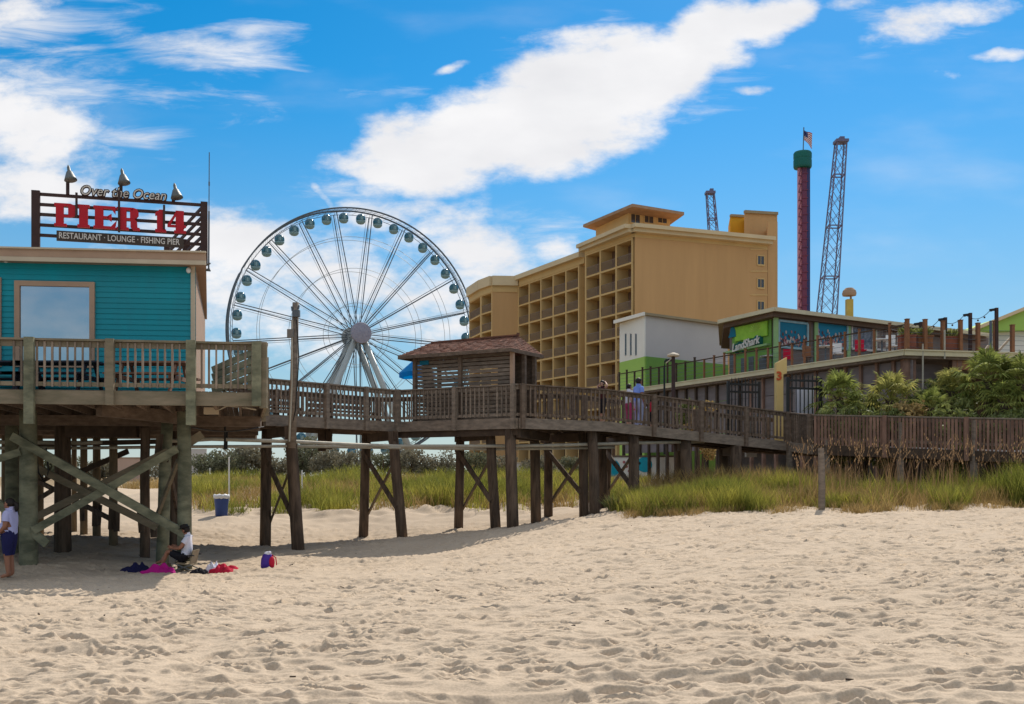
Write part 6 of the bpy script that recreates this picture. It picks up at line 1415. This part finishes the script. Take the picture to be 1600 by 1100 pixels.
shrub(1075, 614, 640, 44, 36, "small green shrub over the ramp rail beside the lamp post", seed=6)
shrub(1425, 628, 655, 37.8, 66, "brownish shrub directly behind the fence between two palms", leaf='grassdry', seed=7)

shrub(1298, 636, 655, 37.6, 40, "small leafy shrub behind the fence right at the foot of the iron gate", seed=13, n=500)
shrub(1348, 606, 655, 40.2, 52, "taller pale shrub between the round palm and the dry edged palm", seed=14, n=700)
shrub(1412, 618, 655, 39.6, 50, "tall pale shrub just right of the dry edged palm", seed=15, n=700)
shrub(1335, 632, 655, 38.0, 60, "yellow green shrub low behind the fence, nearest the iron gate", seed=8, n=600)
shrub(1378, 640, 655, 37.6, 60, "low leafy shrub behind the fence below the dry edged palm", seed=9, n=600)
shrub(1495, 640, 655, 36.8, 64, "low leafy shrub right behind the fence left of the two tall palms", seed=10, n=600)
shrub(1560, 645, 660, 36.4, 70, "low leafy shrub right behind the fence under the tall dark palm", seed=11, n=700)
shrub(1610, 632, 660, 36.6, 70, "leafy shrub behind the fence at the right edge of the picture", seed=12, n=700)
# ---------------------------------------------------------------- grass
def blades(name, x, y, h, w, lean, m, seed, segs=3, zoff=0, az=None):
    rng = np.random.default_rng(seed); n = len(x); g = gz_arr(x, y)-.06+zoff; th = rng.random(n)*2*math.pi if az is None else az; ln = lean*(.4+rng.random(n)); wd = rng.random(n)*2*math.pi
    V = np.zeros((n, 2*segs+1, 3)); 
    for k in range(segs):
        f = k/segs; bx = x+np.cos(th)*ln*h*f**2; by = y+np.sin(th)*ln*h*f**2; bz = g+h*f*(1-.25*ln*f); ww = w*(1-.55*f)
        V[:,2*k] = np.stack([bx-np.cos(wd)*ww, by-np.sin(wd)*ww, bz], 1); V[:,2*k+1] = np.stack([bx+np.cos(wd)*ww, by+np.sin(wd)*ww, bz], 1)
    V[:,2*segs] = np.stack([x+np.cos(th)*ln*h, y+np.sin(th)*ln*h, g+h*(1-.25*ln)], 1)
    tri = []
    for k in range(segs-1): a = 2*k; tri += [[a,a+1,a+3],[a,a+3,a+2]]
    tri.append([2*segs-2, 2*segs-1, 2*segs]); tri = np.array(tri); F = (np.arange(n)[:,None,None]*(2*segs+1)+tri[None]).reshape(-1,3)
    return V.reshape(-1,3), F
def grass_patch(name, label, n, region, hfun, w, lean, m, seed, clump=.5, thr=.45, tuft=6, tr=.12):
    rng = np.random.default_rng(seed); xs = []; ys = []
    tot = 0; need = n//tuft
    while tot < need:
        u = rng.random(need*3)*(region[1]-region[0])+region[0]; Y = rng.random(need*3)*(region[3]-region[2])+region[2]; x = (u-800)*Y/1600
        d = vnoise(x*clump+50, Y*clump+50, seed)*.65+vnoise(x*clump*3+9, Y*clump*3+20, seed+1)*.35; k = d > thr*(.8+.4*rng.random(len(d)))
        if len(region) > 4: k &= region[4](u, Y)
        xs.append(x[k]); ys.append(Y[k]); tot += k.sum()
    x = np.concatenate(xs)[:need]; y = np.concatenate(ys)[:need]
    x = np.repeat(x, tuft)+rng.normal(size=need*tuft)*tr; y = np.repeat(y, tuft)+rng.normal(size=need*tuft)*tr
    h = hfun(x, y, rng); V, F = blades(name, x, y, h, w*(.7+.6*rng.random(len(x))), lean, m, seed)
    o = np_mesh(name, V, F, M_[m], loc=(float(x.mean()), float(y.mean()), 1.0)); o['kind'] = 'stuff'; set_tags(o, label, "grass")
px_of = lambda x, y: 800+1600*x/y
edge = lambda u, Y: (Y > 29.2+.5*np.sin(u*.021)+.35*np.sin(u*.067)+np.clip((1010-u)/28, 0, 4)-np.clip((u-1300)/300,0,1.2))
grass_patch("dune_grass", "tall green dune grass along the brow in front of the ramp and fence", 30000, (962,1680,28,33.4,edge), lambda x,y,r: (.50+.55*r.random(len(x)))*(.45+1.1*vnoise(x*.8,y*.8,77))*np.clip(.62+(x-3.5)*.07,.62,1.05), .0085, .42, 'grass', 21, clump=.8, thr=.43, tr=.10)
grass_patch("dune_grass", "dry tan blades mixed through the brow grass", 10000, (962,1680,28,34,edge), lambda x,y,r: (.30+.55*r.random(len(x))), .007, .5, 'grassdry', 31, clump=.8, thr=.45, tr=.14)
grass_patch("brow_fringe", "short sparse grass tufts straggling onto the sand at the brow", 6500, (975,1680,27.4,30.5,lambda u,Y: (Y > 28.4+.5*np.sin(u*.05)+np.clip((1010-u)/28,0,3)-np.clip((u-1300)/300,0,1.2))), lambda x,y,r: .14+.26*r.random(len(x)), .007, .6, 'grassdry', 41, clump=1.6, thr=.55, tuft=10, tr=.07)
grass_patch("sea_oats", "tall dry sea oats in front of the board fence", 420, (1235,1680,30,32.6), lambda x,y,r: 1.05+.85*r.random(len(x)), .007, .16, 'oat', 51, clump=.6, thr=.4, tuft=4, tr=.13)
grass_patch("under_ramp_brush", "brown dead brush under the low end of the ramp", 5000, (1010,1330,34.2,38), lambda x,y,r: .5+.8*r.random(len(x)), .013, .5, 'grassdry', 61, clump=.5, thr=.35, tr=.2)
# plumes on the oats
rng = np.random.default_rng(52); V = []; F = []
for k in range(190):
    Y = 30+2.6*rng.random(); u = 1235+445*rng.random(); x = (u-800)*Y/1600; z = gz(x, Y)+1.0+.75*rng.random(); dr = rng.normal()*.06
    for j in range(7):
        b = len(V); zz = z+j*.05; a = rng.random()*6.28; s = .016
        V += [(x+dr*j*.6, Y, zz), (x+dr*j*.6+s*math.cos(a), Y+s*math.sin(a), zz+.03), (x+dr*j*.6+.01, Y, zz+.085), (x+dr*j*.6-s*math.cos(a), Y-s*math.sin(a), zz+.03)]; F.append([b,b+1,b+2,b+3])
o = np_mesh("sea_oat_plumes", V, F, M_['oat'], loc=(12,31,1.5)); o['kind'] = 'stuff'; set_tags(o, "drooping seed plumes of the sea oats by the fence", "grass")
# back dune
bedge = lambda u, Y: (Y > 41.4+1.1*np.sin(u*.03)+.8*np.sin(u*.083)+np.clip((330-u)/20,0,4))&(u > 296)
grass_patch("back_dune_grass", "green grass covering the low dunes behind the pier piles", 42000, (296,1010,40.2,57,bedge), lambda x,y,r: (.35+.6*r.random(len(x)))*(.5+1.1*vnoise(x*.35,y*.35,78)), .013, .42, 'grass', 71, clump=.36, thr=.47, tr=.16)
grass_patch("back_dune_dry_grass", "dry straw coloured grass on and beyond the back dunes", 22000, (150,1010,42,66,lambda u,Y: bedge(u, Y)|((Y > 56))), lambda x,y,r: .35+.5*r.random(len(x)), .016, .5, 'grassdry', 81, clump=.3, thr=.45, tr=.2)
# a low bluish yucca tuft at the left end of the brow grass
c = gp(962, 32.4); t = thing("yucca", "low blue green spiky yucca at the left end of the brow grass", "plant", c); mb = MB(); leaf_tuft(mb, c, .62, .62, 150, .022); mb.build("leaves", M_['yucca'] if 'yucca' in M_ else M_['shrub'], t)

# ---------------------------------------------------------------- washed-up bits on the sand
rng = np.random.default_rng(91); mb = MB()
for k in range(170):
    Y = math.sqrt(49+rng.random()*(30**2-49)); x = (rng.random()*1.2-.6)*Y; z = gz(x, Y); a = rng.random()*6.28; L_ = .012+.035*rng.random()**2
    mb.beam((x,Y,z+.03), (x+L_*math.cos(a)*1.6,Y+L_*math.sin(a)*1.6,z+.03+.012*rng.normal()), L_*.5, L_*.35)
o = mb.build("seaweed_bits", M_['wood_dark'], loc=(0,15,gz(0,15)), kind='stuff', label="scattered dark bits of weed and shell on the beach sand", cat="debris")
